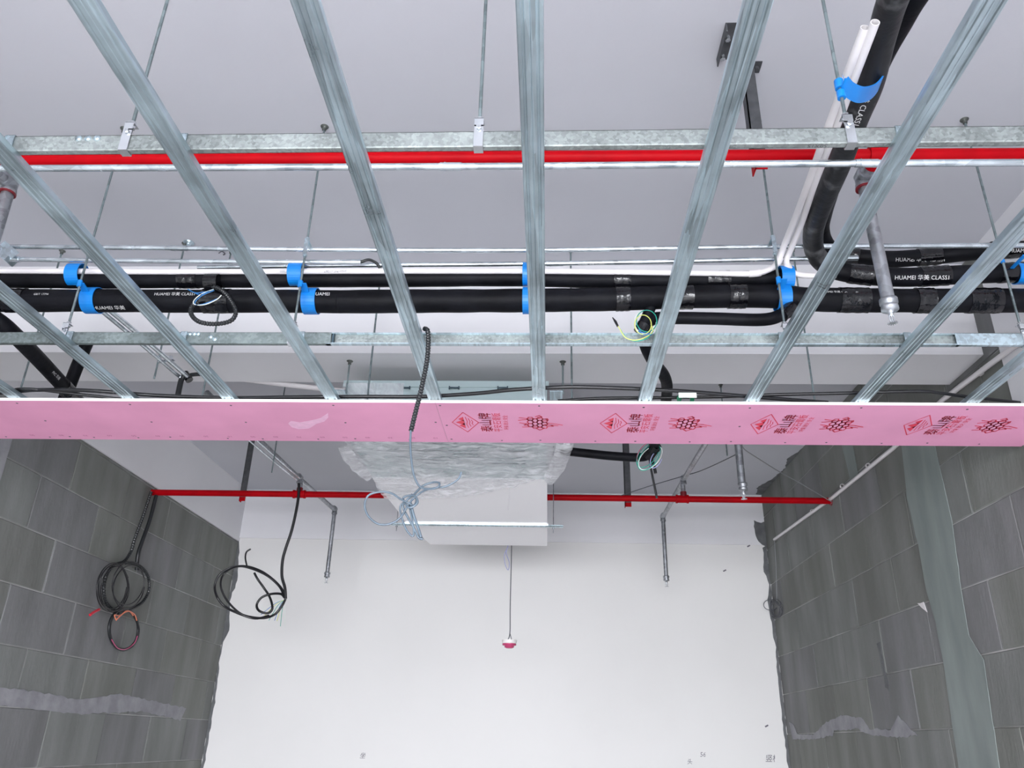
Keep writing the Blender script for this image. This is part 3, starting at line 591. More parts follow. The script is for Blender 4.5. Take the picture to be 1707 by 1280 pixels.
for q, lb in (([(414, 733, 4.6), (455, 768, 5.0), (495, 800, 5.42)], 'lowest thin conduit running to the rear left tee'), ([(427, 733, 4.6), (470, 771, 5.0), (499, 797, 5.4)], 'upper thin conduit running to the rear left tee')):
    conduit(q, 5, .006, lb)
pr2 = thing('sprinkler_pipe', 'rear right sprinkler pipe with elbow and long drop, teed off the red pipe', 'pipe', PY(1138, 800, 5.5), 'sprinkler drops')
Ea = PY(1139, 800, 5.52); Eb = PY(1105, 862, 6.45); Ec = PY(1112, 968, 6.45)
MB().tube([PY(1206, 690, 4.1), PY(1175, 741, 4.72), Ea], .0168, 14).tube([Ea + V((0, .02, 0)), Eb], .0168, 14).build('tube', 'pipe_steel', pr2)
MB().tube([Eb, V((Eb.x, Eb.y, Ec.z))], .0168, 14).build('drop', 'pipe_steel', pr2)
elbow(pr2, Eb); elbow(pr2, Ea); head(pr2, V((Eb.x, Eb.y, Ec.z)))
MB().tube([V((Ea.x, 5.55, Ea.z)), V((Ea.x, 5.55, 1.6 + CZ))], .0168, 14).build('riser', 'pipe_steel', pr2); MB().tube([V((Ea.x, 5.55, 1.6 + CZ)), V((Ea.x, 5.55, 1.655 + CZ))], .0225, 14).build('dark_collar', 'dark_red', pr2)
pm = thing('sprinkler_pipe', 'steel sprinkler drop in front of the rear red pipe, just below the pink board', 'pipe', Q(1.0, 4.0, 1.62), 'sprinkler drops')
MB().tube([Q(1.0, 4.0, 1.62), Q(1.0, 4.0, 1.24)], .0195, 16).build('drop', 'pipe_steel', pm); head(pm, Q(1.003, 4.0, 1.205)); elbow(pm, Q(1.0, 4.0, 1.62)); MB().tube([Q(1.0, 4.0, 1.63), Q(1.0, 4.18, 1.63)], .0168, 14).build('tube', 'pipe_steel', pm)
# near drops
pn = thing('sprinkler_pipe', 'near right sprinkler drop with elbow below the near red pipe, head by the far runner', 'pipe', Q(1.05, 2.2, 1.75), 'sprinkler drops')
XN = 1.052; MB().tube([Q(XN, 2.07, 1.757), Q(XN, 2.19, 1.757)], .020, 14).build('tube', 'pipe_steel', pn); MB().tube([Q(XN, 2.2, 1.74), Q(XN + .006, 2.2, 1.275)], .0205, 16).build('drop', 'pipe_steel', pn)
elbow(pn, Q(XN, 2.2, 1.75), .0275); MB().ring(Q(XN, 2.2, 1.712), UPV, .020, .0285, .006).build('sealant_ring', 'dark_red', pn); head(pn, Q(XN + .006, 2.2, 1.247), 1.12)
pl = thing('sprinkler_pipe', 'near left steel sprinkler pipe with elbow at the left edge of the picture', 'pipe', Q(-1.87, 2.2, 1.77), 'sprinkler drops')
E0 = PY(17, 308, 2.2); MB().tube([PY(-40, 262, 2.05), E0], .020, 14).build('tube', 'pipe_steel', pl); MB().tube([E0, V((E0.x + .012, 2.2, 1.46 + CZ)), V((E0.x + .014, 2.2, 1.24 + CZ))], .0205, 16).build('drop', 'pipe_steel', pl)
elbow(pl, E0, .0275); MB().ring(E0 - UPV * .038, UPV, .020, .0285, .006).build('sealant_ring', 'dark_red', pl); head(pl, V((E0.x + .014, 2.2, 1.215 + CZ)), 1.12)
# ================================================================= RED PIPES
rn = thing('fire_pipe', 'near red painted fire pipe crossing under the slab', 'pipe', Q(0, 2.07, 1.75), 'red fire pipes')
A = PY(0, 267, 2.07); B = PY(1707, 258, 2.07); d = (B - A).normalized(); MB().tube([A - d * ((A.x - XL - .015) / d.x), B + d * ((XR - .014 - B.x) / d.x)], .0215, 20).build('tube', 'red_paint', rn)
c = A + d * ((XN - A.x) / d.x); MB().tube([c - d * .03, c + d * .03], .0285, 18).tube([c, c + V((0, .05, 0))], .025, 16).build('tee', 'red_paint', rn)
def angle_iron(name, X, Y, zb, label, m='dark_iron', w=.04, red=.03):
    t = thing(name, label, 'bracket', Q(X, Y, H)); th = .004
    def L_(z0, z1): return MB().box(Q(X - w / 2, Y - .026, z0), Q(X + w / 2, Y - .022, z1)).box(Q(X - w / 2, Y - .026, z0), Q(X - w / 2 + th, Y + .014, z1))
    L_(zb + red, H).build('angle', m, t); L_(zb, zb + red).build('painted_end', 'red_paint', t)
    MB().box(Q(X - w / 2 - .01, Y - .03, H - .004), Q(X + w / 2 + .03, Y + .02, H)).lathe(Q(X + w / 2 + .015, Y - .005, H - .004), V((0, 0, -1)), [(.009, 0), (.009, .012)], 6, False).build('top_plate', 'dark_iron', t)
    return t
angle_iron('pipe_bracket', .682, 2.105, 1.70, 'dark angle bracket hanging the near red pipe, its lower end painted red')
rr = thing('fire_pipe', 'rear red painted fire pipe near the far wall', 'pipe', Q(0, 5.55, 1.6), 'red fire pipes')
A = PY(365, 822, 5.55); B = V((XR, 5.55, PX(1388, 833, XR).z)); d = (B - A).normalized(); MB().tube([V((XL, 5.55, A.z)), A, B], .0225, 18).build('tube', 'red_paint', rr)
for x in (PY(499, 824, 5.55).x, PY(1137, 829, 5.55).x):
    c = A + d * ((x - A.x) / d.x); MB().tube([c - d * .045, c + d * .045], .0275, 16).tube([c - d * .045, c - d * .033], .031, 16).tube([c + d * .033, c + d * .045], .031, 16).build('tee', 'red_paint', rr)
MB().lathe(B, V((-1, 0, 0)), [(.035, 0), (.035, .004), (.026, .012)], 14).build('wall_collar', 'dark_red', rr)
angle_iron('pipe_bracket', PY(408, 800, 5.55).x, 5.585, 1.555, 'dark angle bracket hanging the rear red pipe at the left', w=.045)
angle_iron('pipe_bracket', PY(1046, 800, 5.55).x, 5.585, 1.545, 'dark angle bracket hanging the rear red pipe right of the air duct', w=.045)
# short angle bracket lying on the slab
ab = thing('slab_bracket', 'short black angle bracket bolted to the slab at the top, by a furring channel', 'bracket', PZ(1212, 75, H - .01))
a = PZ(1219, 47, H - .02); b_ = PZ(1204, 103, H - .02); d = (b_ - a); Lg = d.length + .01; d.normalize(); m_ = (a + b_) / 2
MB().obox(m_ + UPV * .017, d, d.cross(UPV), UPV, Lg, .035, .005).obox(m_ - UPV * .0 + d.cross(UPV) * -.016, d, d.cross(UPV), UPV, Lg, .004, .036).build('angle', 'dark_iron', ab)
MB().hexnut(a + d * .05 + UPV * .01, UPV, .009, .02).build('bolt', 'bright_steel', ab); MB().hexnut(a + d * .13 + UPV * .01, UPV, .009, .02).build('bolt', 'bright_steel', ab)
# small leftover fixings on the slab
for px, py, lb in ((315, 404, 'round plate fixing on the slab above the left rear conduits'), (370, 422, 'small knot of wire left on the slab beside a thin rod')):
    o = MB().lathe(PZ(px, py, H), V((0, 0, -1)), [(.024, 0), (.026, .003), (.010, .006), (.009, .016)], 16) if px == 315 else MB().tube(spl([PZ(px - 5, py, H - .006), PZ(px, py - 3, H - .02), PZ(px + 5, py + 1, H - .006), PZ(px + 2, py + 3, H - .012)], 4), .003, 6)
    tag(o.build('slab_fixing', 'galvanised' if px == 315 else 'thin_wire'), lb, 'fixing')
# ================================================================= PINK BOARD
ZBd = 1.178
def board(x0, x1, label):
    t = thing('plasterboard', label, 'plasterboard', Q((x0 + x1) / 2, 3.0, ZBd), 'pink plasterboards'); z0 = ZBd + CZ; ya = 2.798; yb = 3.236
    MB().box((x0, ya, z0 + .0006), (x1, yb, ZF + CZ - .0004)).build('gypsum_core', 'gypsum', t)
    MB().box((x0, ya + .001, z0), (x1, yb + .0006, z0 + .0008)).build('pink_face', 'board_pink', t)
    return t
bL = board(-2.86, -.4355, 'left pink plasterboard strip with a pale smudge, printed numerals along its edge')
bR = board(-.4345, 1.985, 'right pink plasterboard strip with red printed emblems and characters')
zt = ZBd + CZ - .0007
for X, _l in CH:
    par = bL if X < -.43 else bR
    xs = [(X, 2.83), (X, 3.02), (X, 3.205)] if X != -.438 else [(X + .022, 2.83), (X + .022, 3.03), (X - .018, 3.0), (X + .02, 3.2)]
    if X < -.43 and X != -.438: xs += []
    for x, y in xs: MB().lathe(V((x + random.uniform(-.006, .006), y + random.uniform(-.008, .008), zt + .0008)), V((0, 0, -1)), [(.0046, 0), (.0046, .0008), (.002, .0010)], 8).build('screw', 'dark_iron', par)
for x in [-2.6 + .2 * i for i in range(23)]:
    if min(abs(x - X) for X, _l in CH) > .05: MB().lathe(V((x, 3.21, zt + .0008)), V((0, 0, -1)), [(.0042, 0), (.0042, .0008), (.002, .001)], 8).build('screw', 'dark_iron', bL if x < -.435 else bR)
UX = V((0, -1, 0)); UY = V((-1, 0, 0)); ND = V((0, 0, -1))
def F(x, y): return V((x, y, zt))
for i in range(4):
    x = -.338 + .6 * i; m = MB()
    R_ = .098; c = (x, 3.0)     # framed diamond
    for s0, w in ((1, .004), (.90, .0)):
        if w: stroke(m, [F(c[0] + a * s0 * R_ * .55, c[1] + b * s0 * R_ * 1.10) for a, b in ((-1, 0), (0, -1), (1, 0), (0, 1), (-1, 0))], w, ND)
    for (u, y0, y1, h_) in ((-.004, -.062, -.012, .022), (-.004, -.030, .030, .036), (-.004, .005, .066, .024)):   # hills inside, peaks towards -X
        m.add([F(c[0] + u, c[1] + y0), F(c[0] + u, c[1] + y1), F(c[0] + u - h_, c[1] + (y0 + y1) / 2)], [(0, 1, 2)])
    for k, w in enumerate((.60, .45, .28)): stroke(m, [F(c[0] + .004 + .011 * k, c[1] - w * R_), F(c[0] + .009 + .011 * k, c[1] - w * R_ * .2), F(c[0] + .004 + .011 * k, c[1] + w * R_ * .3), F(c[0] + .008 + .011 * k, c[1] + w * R_)], .003, ND)
    for e in (0, .0015): flat_text(m, '泰山牌', .056, F(x + .086 + e, 3.0), UX * 1.25, UY)
    flat_text(m, '平安石膏板', .038, F(x + .132, 3.0), UX * 1.1, UY); flat_text(m, '环保 耐火 安全', .022, F(x + .166, 3.0), UX * 1.1, UY)
    # knotted floral emblem
    cx = x + .293; sc = .80
    for a in range(4):
        for b in range(3):
            kx = cx + (a - 1.5) * .019; ky = 3.0 + (b - 1) * .034 + (.02 if a % 2 else 0) - .01
            stroke(m, [F(kx + .0125 * math.cos(q + a), ky + .021 * math.sin(q + a)) for q in [i_ * math.pi / 3 for i_ in range(7)]], .0052, ND)
    for q in ([(-.10, -.07), (-.04, -.055), (.02, -.062)], [(-.105, -.035), (-.06, -.045), (-.03, -.03)], [(-.1, .0), (-.06, .012), (-.075, .03), (-.05, .035)], [(-.085, .06), (-.04, .055), (0, .06), (.04, .07)], [(.03, -.05), (.055, -.06), (.06, -.04), (.03, -.03)],
              [(.05, 0), (.09, .008), (.14, .028)], [(.04, .022), (.08, .03), (.115, .038)], [(-.01, -.085), (.01, -.1), (.025, -.082), (.005, -.07)], [(-.01, .075), (.012, .1), (.03, .085)], [(.06, .05), (.09, .045), (.075, .03)]):
        stroke(m, [F(cx + a * .72, 3.0 + b * sc) for a, b in q], .0062, ND)
    m.build('red_print', 'print_red', bR)['kind'] = 'stuff'
    if i == 0: pass
m = MB()
for k, px in enumerate((52, 380, 418, 456, 495, 534, 572, 610, 648, 686, 724, 100, 140, 180, 220, 260, 300, 340)):
    c = PZ(px, 724 if px < 900 else 730, ZBd); 
    if px <= 734: flat_text(m, str(10 * (1 + int((734 - px) / 39) % 9)), .022, V((c.x, 3.185, zt)), V((-1, 0, 0)), V((0, 1, 0)))
m.build('edge_numerals', 'edge_ink', bL)['kind'] = 'stuff'
P = [PZ(x, y, ZBd) for x, y in ((481, 706), (486, 701), (500, 704), (520, 700), (535, 696), (546, 688), (548, 695), (540, 702), (528, 706), (515, 714), (498, 715), (486, 712))]
m = MB().extrude([V((p.x, p.y, zt)) for p in ragged(P, .004, .02)], V((0, 0, -.0004))); m.build('plaster_smudge', 'board_smudge', bL)
# ================================================================= CABLES LYING OVER THE GRID
def cable(pts, r, label, m='cable_black', name='cable', k=8, cat='cable', n=10):
    o = MB().tube(spl(pts, k), r, n).build(name, m); return tag(o, label, cat)
zc = ZF + .030
cable([PZ(x, y, zc) for x, y in ((-120, 658), (0, 655), (60, 650), (150, 651), (260, 659), (380, 663), (480, 662), (600, 661), (700, 661), (790, 656), (850, 650), (900, 647), (960, 645), (1060, 648), (1137, 652), (1238, 660), (1300, 665), (1380, 671))], .0078, 'longer black cable lying over the furring channels along the pink board')
cable([PZ(x, y, zc + .016) for x, y in ((930, 668), (1000, 664), (1087, 663), (1212, 661), (1288, 658), (1418, 655), (1529, 652), (1567, 655), (1604, 660), (1700, 671))], .0065, 'second black cable lying along the pink board at the right')
cable([PZ(x, y, zc) for x, y in ((-120, 668), (0, 655), (40, 648), (120, 656), (220, 667))], .006, 'short black cable at the left end of the pink board')
# corrugated conduit hanging through the grid, grey cable knot
YH = 2.318
hc = thing('flexible_conduit', 'black corrugated conduit hanging through the grid in front of the pink board', 'conduit', PY(712, 548, YH))
corr(MB(), spl([PY(x, y, Y) for x, y, Y in ((708, 548, 2.30), (713, 552, YH - .03), (714, 575, YH - .03), (711, 606, 2.29), (702, 650, 2.29), (692, 690, 2.29), (685, 719, 2.29))], 14), .0085).build('sleeve', 'corrugated', hc)
gk = lambda l, Y=2.29: [PY(q[0], q[1], q[2] if len(q) > 2 else Y) for q in l]
gc = thing('knotted_cable', 'light grey cable knotted in loops below the corrugated conduit', 'cable', PY(686, 830, 2.29))
MB().tube(spl(gk([(685, 716), (684, 740), (686, 770), (691, 795), (700, 811), (715, 815, 2.28), (730, 812, 2.27), (732, 805, 2.28), (722, 804, 2.3), (705, 810, 2.3), (690, 824, 2.29), (678, 834, 2.28), (672, 846), (690, 880), (698, 896), (705, 898)]), 8), .0034, 8).build('strand', 'cable_grey', gc)
MB().tube(spl(gk([(769, 787), (765, 797), (755, 805), (742, 811), (728, 813), (712, 816), (700, 822, 2.28), (688, 832, 2.28), (680, 842, 2.275), (668, 862), (650, 873), (630, 873), (614, 860), (608, 842), (614, 826), (632, 820), (652, 822), (668, 832, 2.28), (680, 838, 2.27), (690, 842, 2.28), (694, 832, 2.29), (686, 824, 2.3)]), 8), .0032, 8).build('strand', 'cable_grey', gc)
MB().tube(spl(gk([(684, 838), (690, 860), (697, 880), (702, 896)], 2.28), 6), .0042, 8).tube(spl(gk([(676, 836), (668, 842), (668, 856), (676, 880), (686, 893), (690, 888), (686, 860), (680, 838)]), 6), .0030, 8).tube(spl(gk([(672, 830), (682, 846, 2.27), (696, 838, 2.27), (690, 826, 2.28)]), 5, True), .0034, 8, closed=True).build('strand', 'cable_grey', gc)
# ================================================================= WIRE TAILS ON THE BLACK PIPES
YW = 2.405
wl_ = thing('wire_tail', 'looped corrugated tail with blue and white wires under the thick pipe, left side', 'wire', PY(355, 490, YW))
corr(MB(), spl([PY(x, y, Y) for x, y, Y in ((352, 476, 2.41), (372, 486, 2.40), (388, 506, 2.40), (393, 522, 2.39), (384, 535, 2.38), (360, 540, 2.37), (334, 537, 2.37), (320, 526, 2.38), (319, 512, 2.39), (330, 503, 2.40))], 10), .0085).build('sleeve', 'corrugated', wl_)
for q, mm in (([(322, 487), (335, 491), (350, 484), (356, 482)], 'wire_blue'), ([(356, 482), (336, 490), (324, 500), (324, 507), (340, 508), (360, 500), (369, 492)], 'wire_white'), ([(313, 482), (326, 488), (345, 486)], 'wire_blue'), ([(357, 484), (338, 492), (326, 502), (327, 508), (342, 506), (362, 498)], 'wire_blue')):
    MB().tube(spl([PY(x, y, YW - .05) for x, y in q], 6), .0018, 6).build('strand', mm, wl_)
MB().tube([PY(343, 470, 2.415), PY(365, 470, 2.415)], .030, 16).build('tape_wrap', 'tape', wl_)
wr_ = thing('wire_tail', 'loops of yellow, green and blue wire with a black taped tip, right of centre', 'wire', PY(1075, 545, 2.4))
def loop(cx, cy, rx, ry, Y, n=14, a0=0, a1=2 * math.pi, tilt=0): return [PY(cx + rx * math.cos(a0 + (a1 - a0) * i / n) + tilt * math.sin(a0 + (a1 - a0) * i / n), cy + ry * math.sin(a0 + (a1 - a0) * i / n), Y) for i in range(n + 1)]
for q, mm in ((loop(1072, 541, 14, 16, 2.33) , 'wire_yellow'), (loop(1078, 535, 17, 18, 2.335), 'wire_green'), (loop(1076, 537, 18, 20, 2.34, a1=4.6), 'wire_white'), ([PY(x, y, 2.33) for x, y in ((1085, 540), (1088, 552), (1076, 562), (1058, 567), (1042, 562), (1033, 548), (1028, 540))], 'wire_yellow'), ([PY(x, y, 2.332) for x, y in ((1089, 552), (1078, 564), (1060, 568.5), (1044, 563), (1034, 549), (1029, 542))], 'wire_green'), ([PY(x, y, 2.33) for x, y in ((1065, 548), (1070, 554), (1085, 556))], 'wire_blue'), ([PY(x, y, 2.33) for x, y in ((1064, 552), (1072, 557), (1086, 558))], 'wire_blue')):
    MB().tube(spl(q, 4), .0017, 6).build('strand', mm, wr_)
MB().tube([PY(1030, 544, 2.33), PY(1026, 536, 2.33), PY(1021, 529, 2.33)], .004, 8, rf=lambda i, m: (.004, .0045, .0015)[i]).build('taped_tip', 'tape', wr_)
wa = thing('wire_tail', 'loops of green and white wire at the taped pipe joint below the pink board', 'wire', PY(1085, 760, 3.66))
for q, mm in ((loop(1082, 762, 16, 22, 3.6, tilt=-10), 'wire_green'), (loop(1084, 763, 17, 20, 3.605, tilt=-10), 'wire_white'), (loop(1080, 758, 16, 21, 3.61, tilt=-10), 'wire_green'), (loop(1094, 765, 9, 15, 3.61, a1=4.5, tilt=-5), 'wire_lilac'), (loop(1078, 755, 14, 18, 3.61, a0=2, a1=5.5, tilt=-8), 'wire_pink')):
    MB().tube(spl(q, 4), .002, 6).build('strand', mm, wa)
MB().tube([PY(1094, 742, 3.6), PY(1080, 760, 3.66)], .03, 14).build('tape_wrap', 'tape', wa)
cable([PY(x, y, 3.7) for x, y in ((1082, 760), (1086, 785), (1091, 810), (1095, 830))], .0055, 'thin black cable dropping from the taped joint onto the rear red pipe')
cable([PY(x, y, 3.7) for x, y in ((1084, 757), (1089, 772), (1093, 789))], .008, 'short thick black cable stub dropping from the taped joint')
# ================================================================= GREEN TAPE ROLL AND BOX
g = thing('tape_roll', 'green tape roll with a white label standing over the pink board', 'tape roll', PZ(1143, 664, ZF + .03))
MB().ring(PZ(1143, 667, ZF + .022), V((.2, 1, .1)), .018, .033, .03, 20).build('tape', 'green_tape', g)
MB().obox(PZ(1144, 664, ZF + .012) + V((0, -.03, 0)), V((1, 0, 0)), V((0, 1, 0)), UPV, .066, .004, .019).build('label_card', 'tape_box', g)
# ================================================================= DUCTED AIR UNIT
ac = thing('air_unit', 'ducted air conditioning unit with white plenum hung below the beam', 'air unit', Q(-.5, 4.2, 1.33))
MB().box(Q(-.985, 3.5, 1.335), Q(-.008, 4.25, 1.57)).build('casing', 'unit_steel', ac)
MB().box(Q(-1.0, 3.494, 1.555), Q(.0, 3.5, 1.588)).box(Q(-1.0, 3.494, 1.33), Q(.0, 3.5, 1.35)).build('casing_lip', 'unit_steel', ac)
m = MB()
for x in (675, 757, 838): 
    c = PY(x, 646, 3.49); m.box((c.x - .022, 3.490, c.z - .004), (c.x + .022, 3.494, c.z + .004)); m.box((c.x - .026, 3.489, c.z - .008), (c.x - .020, 3.494, c.z + .008)); m.box((c.x + .020, 3.489, c.z - .008), (c.x + .026, 3.494, c.z + .008))
m.build('slot', 'unit_dark', ac)
m = MB().box(Q(-.80, 3.56, 1.328), Q(-.12, 3.98, 1.335)); m.build('intake', 'unit_dark', ac)
m = MB()
for i in range(8): m.box(Q(-.80, 3.58 + .05 * i, 1.322), Q(-.12, 3.595 + .05 * i, 1.329))
m.build('intake_slats', 'unit_steel', ac)
for sx in (-1.0, .035): MB().box(Q(sx - .03, 3.42, 1.50), Q(sx + .03, 3.52, 1.506)).build('hanging_lug', 'galvanised', ac)
def prism(x0, x1, y0, x2, x3, y1, z0, z1, z0b=None):
    z0b = z0 if z0b is None else z0b
    return MB().hexa([Q(x0, y0, z0), Q(x1, y0, z0), Q(x3, y1, z0b), Q(x2, y1, z0b), Q(x0, y0, z1), Q(x1, y0, z1), Q(x3, y1, z1), Q(x2, y1, z1)])
prism(-.99, -.007, 4.25, -.955, -.007, 5.225, 1.33, 1.56).build('plenum', 'duct_white', ac)
prism(-.955, -.007, 5.232, -.885, -.007, 5.90, 1.332, 1.555).build('plenum_outlet', 'duct_white', ac)
MB().box(Q(-.97, 5.205, 1.322), Q(.0, 5.228, 1.330)).box(Q(-.97, 5.234, 1.322), Q(.0, 5.25, 1.330)).build('joint_flange', 'foil', ac)
m = MB()
for i in range(16): m.box(Q(-.93 + .058 * i, 5.252, 1.328), Q(-.93 + .058 * i + .034, 5.262, 1.331))
m.build('flange_staples', 'unit_dark', ac)
MB().tube([PZ(850, 798, 1.3285), PZ(847, 850, 1.3285)], .003, 6).build('tape_seam', 'duct_white', ac)
sr = thing('duct_support', 'galvanised strut under the white plenum with its two thin rods', 'strut', Q(-.5, 5.24, 1.32))
MB().box(Q(-1.06, 5.225, 1.31), Q(.10, 5.255, 1.3125)).box(Q(-1.06, 5.225, 1.31), Q(.10, 5.2275, 1.322)).build('strut', 'galvanised', sr)
for x in (.035, -1.02): MB().tube([Q(x, 5.24, 1.27), Q(x, 5.24, H)], .003, 6).hexnut(Q(x, 5.24, 1.302), UPV, .008, .008).build('rod', 'pipe_steel', sr)
# plastic sheet
def film(name, L_, R_, nu, nv, sag, label, th=None, seed=0, up=None, zz=1.322):
    def at(P, t):
        t *= len(P) - 1; i = min(int(t), len(P) - 2); return (P[i][0] + (P[i + 1][0] - P[i][0]) * (t - i), P[i][1] + (P[i + 1][1] - P[i][1]) * (t - i))
    vs = []
    for j in range(nv + 1):
        v = j / nv; l = at(L_, v); r = at(R_, v)
        for i in range(nu + 1):
            u = i / nu; x = l[0] + (r[0] - l[0]) * u; y = l[1] + (r[1] - l[1]) * u + (10 * math.sin(u * math.pi) * v if sag else 0)
            p = PZ(x, y, zz); d = sag * (math.sin(u * math.pi) ** .5) * (.35 + .65 * abs(noise.noise(V((p.x * 3.5, p.y * 5, seed))))) + .018 * abs(noise.noise(V((p.x * 9 + p.y * 4, p.y * 16, seed + 3)))) + .006 * noise.noise(V((p.x * 30, p.y * 40, 1)))
            vs.append(p - UPV * d)
    return MB().add(vs, [(j * (nu + 1) + i, j * (nu + 1) + i + 1, (j + 1) * (nu + 1) + i + 1, (j + 1) * (nu + 1) + i) for j in range(nv) for i in range(nu)], True)
fl = thing('dust_sheet', 'crumpled clear plastic dust sheet wrapped under the ducted air unit', 'plastic sheet', Q(-.5, 3.9, 1.3))
film('sheet', [(566, 718), (577, 737), (600, 772), (619, 790), (628, 812), (641, 830)], [(950, 718), (940, 737), (928, 762), (916, 782), (911, 790), (905, 795)], 90, 46, .025, '').build('sheet', 'dust_film', fl)
film('sheet', [(563, 745), (572, 765), (586, 780), (600, 786)], [(580, 740), (596, 762), (608, 778), (622, 792)], 12, 14, .01, '', seed=5, zz=1.30).build('loose_flap', 'dust_film', fl)
film('sheet', [(928, 738), (922, 760), (914, 780), (905, 795)], [(957, 738), (950, 760), (942, 780), (928, 798)], 14, 16, .012, '', seed=9, zz=1.30).build('loose_flap', 'dust_film', fl)
MB().tube([PY(932, 738, 3.7), PY(950, 738, 3.7)], .036, 16, rf=lambda i, m: (.03, .036)[i]).build('tied_collar', 'dust_film', fl)
vs = []   # turned up along the near face
for j in range(9):
    for i in range(41):
        u = i / 40; vs.append(Q(-1.0 + .30 * u, 3.485 - .012 * abs(noise.noise(V((u * 7, j * .4, 2)))), 1.30 + .27 * j / 8))
MB().add(vs, [(j * 41 + i, j * 41 + i + 1, (j + 1) * 41 + i + 1, (j + 1) * 41 + i) for j in range(8) for i in range(40)], True).build('front_flap', 'dust_film', fl)
# smoke detector on its wires
YD = 5.95
sd = thing('smoke_detector', 'white and pink smoke detector dangling on its wires before the far wall', 'smoke detector', PY(849, 1072, YD))
c = PY(849, 1073, YD); MB().lathe(c, V((0, 0, -1)), [(.052, -.026), (.054, -.018), (.050, -.004), (.046, 0)], 22).build('base', 'white_plastic', sd)
MB().lathe(c, V((0, 0, -1)), [(.050, 0), (.050, .010), (.034, .013), (.034, .024), (.022, .030)], 22).build('sensor_head', 'red_plastic', sd)
m = MB(); m.tube(spl([PY(853, 905, YD), PY(852, 950, YD), PY(850.5, 1010, YD), PY(850, 1055, YD), PY(846, 1067, YD)], 8), .0035, 6).tube(spl([PY(850, 1055, YD), PY(853, 1067, YD)], 4), .0025, 6); m.build('wire', 'thin_wire', sd)
m = MB(); m.tube(spl([PY(x, y, YD) for x, y in ((847, 900), (846, 912), (841, 924), (842, 940), (847, 950), (849, 938), (844, 922), (847, 910))], 6), .0028, 6); m.build('wire_loop', 'wire_lilac', sd)
m = MB(); m.tube([PY(853, 906, YD), V((PY(853, 906, YD).x, YD, H + CZ))], .003, 6).build('wire', 'thin_wire', sd)
# ================================================================= WALL ITEMS
rc = thing('wall_conduit', 'pale conduit strapped along the right block wall', 'conduit', PX(1290, 900, XR - .014))
za = PX(1290, 900, XR).z; zb2 = PX(1690, 578, XR).z
a = V((XR - .014, 7.08, 1.655 + CZ)); 
MB().tube([PX(1291, 899, XR - .014), PX(1388, 829, XR - .014), PX(1490, 746, XR - .014), PX(1572, 666, XR - .014), PX(1640, 615, XR - .026), PX(1706, 566, XR - .026)], .0125, 14).build('tube', 'pvc', rc)
for x, y in ((1354, 852), (1404, 810), (1447, 776), (1634, 621), (1540, 698)): MB().ring(PX(x, y, XR - .014), V((0, 1, 0)), .0125, .0150, .018, 14).build('strap', 'pvc', rc)
cw = thing('cable_coil', 'small coil of thin grey cable hanging in the right far corner', 'cable', PX(1290, 1010, XR - .03))
MB().tube([PX(1291, 900, XR - .02), PX(1294, 950, XR - .02), PX(1295, 1005, XR - .02)], .0028, 6).build('strand', 'thin_wire_light', cw)
def coil(mb, cpx, rx, ry, X, turns, r, jit=2, seed=0, tilt=0):
    rnd = random.Random(seed); pts = []
    for k in range(turns):
        jx, jy, jr = rnd.uniform(-jit, jit), rnd.uniform(-jit, jit), rnd.uniform(.9, 1.1)
        for i in range(12):
            a = i / 12 * 2 * math.pi; pts.append(PX(cpx[0] + jx + rx * jr * math.cos(a) + tilt * math.sin(a), cpx[1] + jy + ry * jr * math.sin(a), X + (rnd.uniform(-.006, .006))))
    return mb.tube(spl(pts, 3), r, 7)
coil(MB(), (1293, 1014), 9, 13, XR - .022, 4, .003, 3, 1, 2).build('strand', 'thin_wire', cw)
P = [PY(1285 + 12 * math.cos(a), 1008 + 9 * math.sin(a), 7.22) for a in [i / 12 * 2 * math.pi for i in range(13)]]; MB().tube(spl(P, 3), .003, 7).build('strand', 'thin_wire', cw)
X1 = XL + .03
lc = thing('cable_coil', 'large coil of black corrugated and flat cable on the left block wall', 'cable', PX(205, 970, X1))
corr(MB(), spl([PX(x, y, X1) for x, y in ((252, 820), (238, 862), (224, 900), (218, 920), (206, 936), (190, 942), (178, 958), (173, 980), (177, 1004), (190, 1018), (200, 1020))], 14), .012, .009, .003, 8).build('sleeve', 'corrugated', lc)
corr(MB(), spl([PX(x, y, X1 + .02) for x, y in ((196, 1022), (215, 1016), (236, 1005), (248, 985), (248, 965), (240, 950), (225, 940), (208, 938))], 14), .012, .009, .003, 8).build('sleeve', 'corrugated', lc)
MB().tube(spl([PX(x, y, X1 + .01) for x, y in ((262, 820), (250, 866), (238, 900), (230, 925), (228, 950))], 8), .014, 10).build('sleeve', 'corrugated', lc)
m = MB(); coil(m, (190, 978), 24, 38, X1 + .03, 3, .0045, 4, 3, -3); coil(m, (212, 975), 26, 36, X1 + .03, 2, .0042, 5, 6, -4); m.build('strand', 'cable_black', lc)
MB().tube([PX(150, 1025, X1 + .02), PX(157, 1020, X1 + .02), PX(165, 1016, X1 + .02)], .009, 8).build('red_terminal', 'red_terminal', lc)
lc2 = thing('cable_coil', 'lower ring of dark cable with orange and pink cores on the left block wall', 'cable', PX(207, 1050, X1))
m = MB(); coil(m, (207, 1050), 26, 36, X1 + .02, 3, .009, 1.5, 9); m.build('strand', 'corrugated', lc2)
m = MB(); m.tube(spl([PX(x, y, X1 + .04) for x, y in ((194, 1034), (191, 1025), (200, 1026), (212, 1018), (224, 1024), (228, 1034))], 6), .004, 7).tube(spl([PX(x, y, X1 + .045) for x, y in ((195, 1032), (206, 1022), (216, 1019), (222, 1026))], 6), .004, 7); m.build('orange_core', 'wire_orange', lc2)
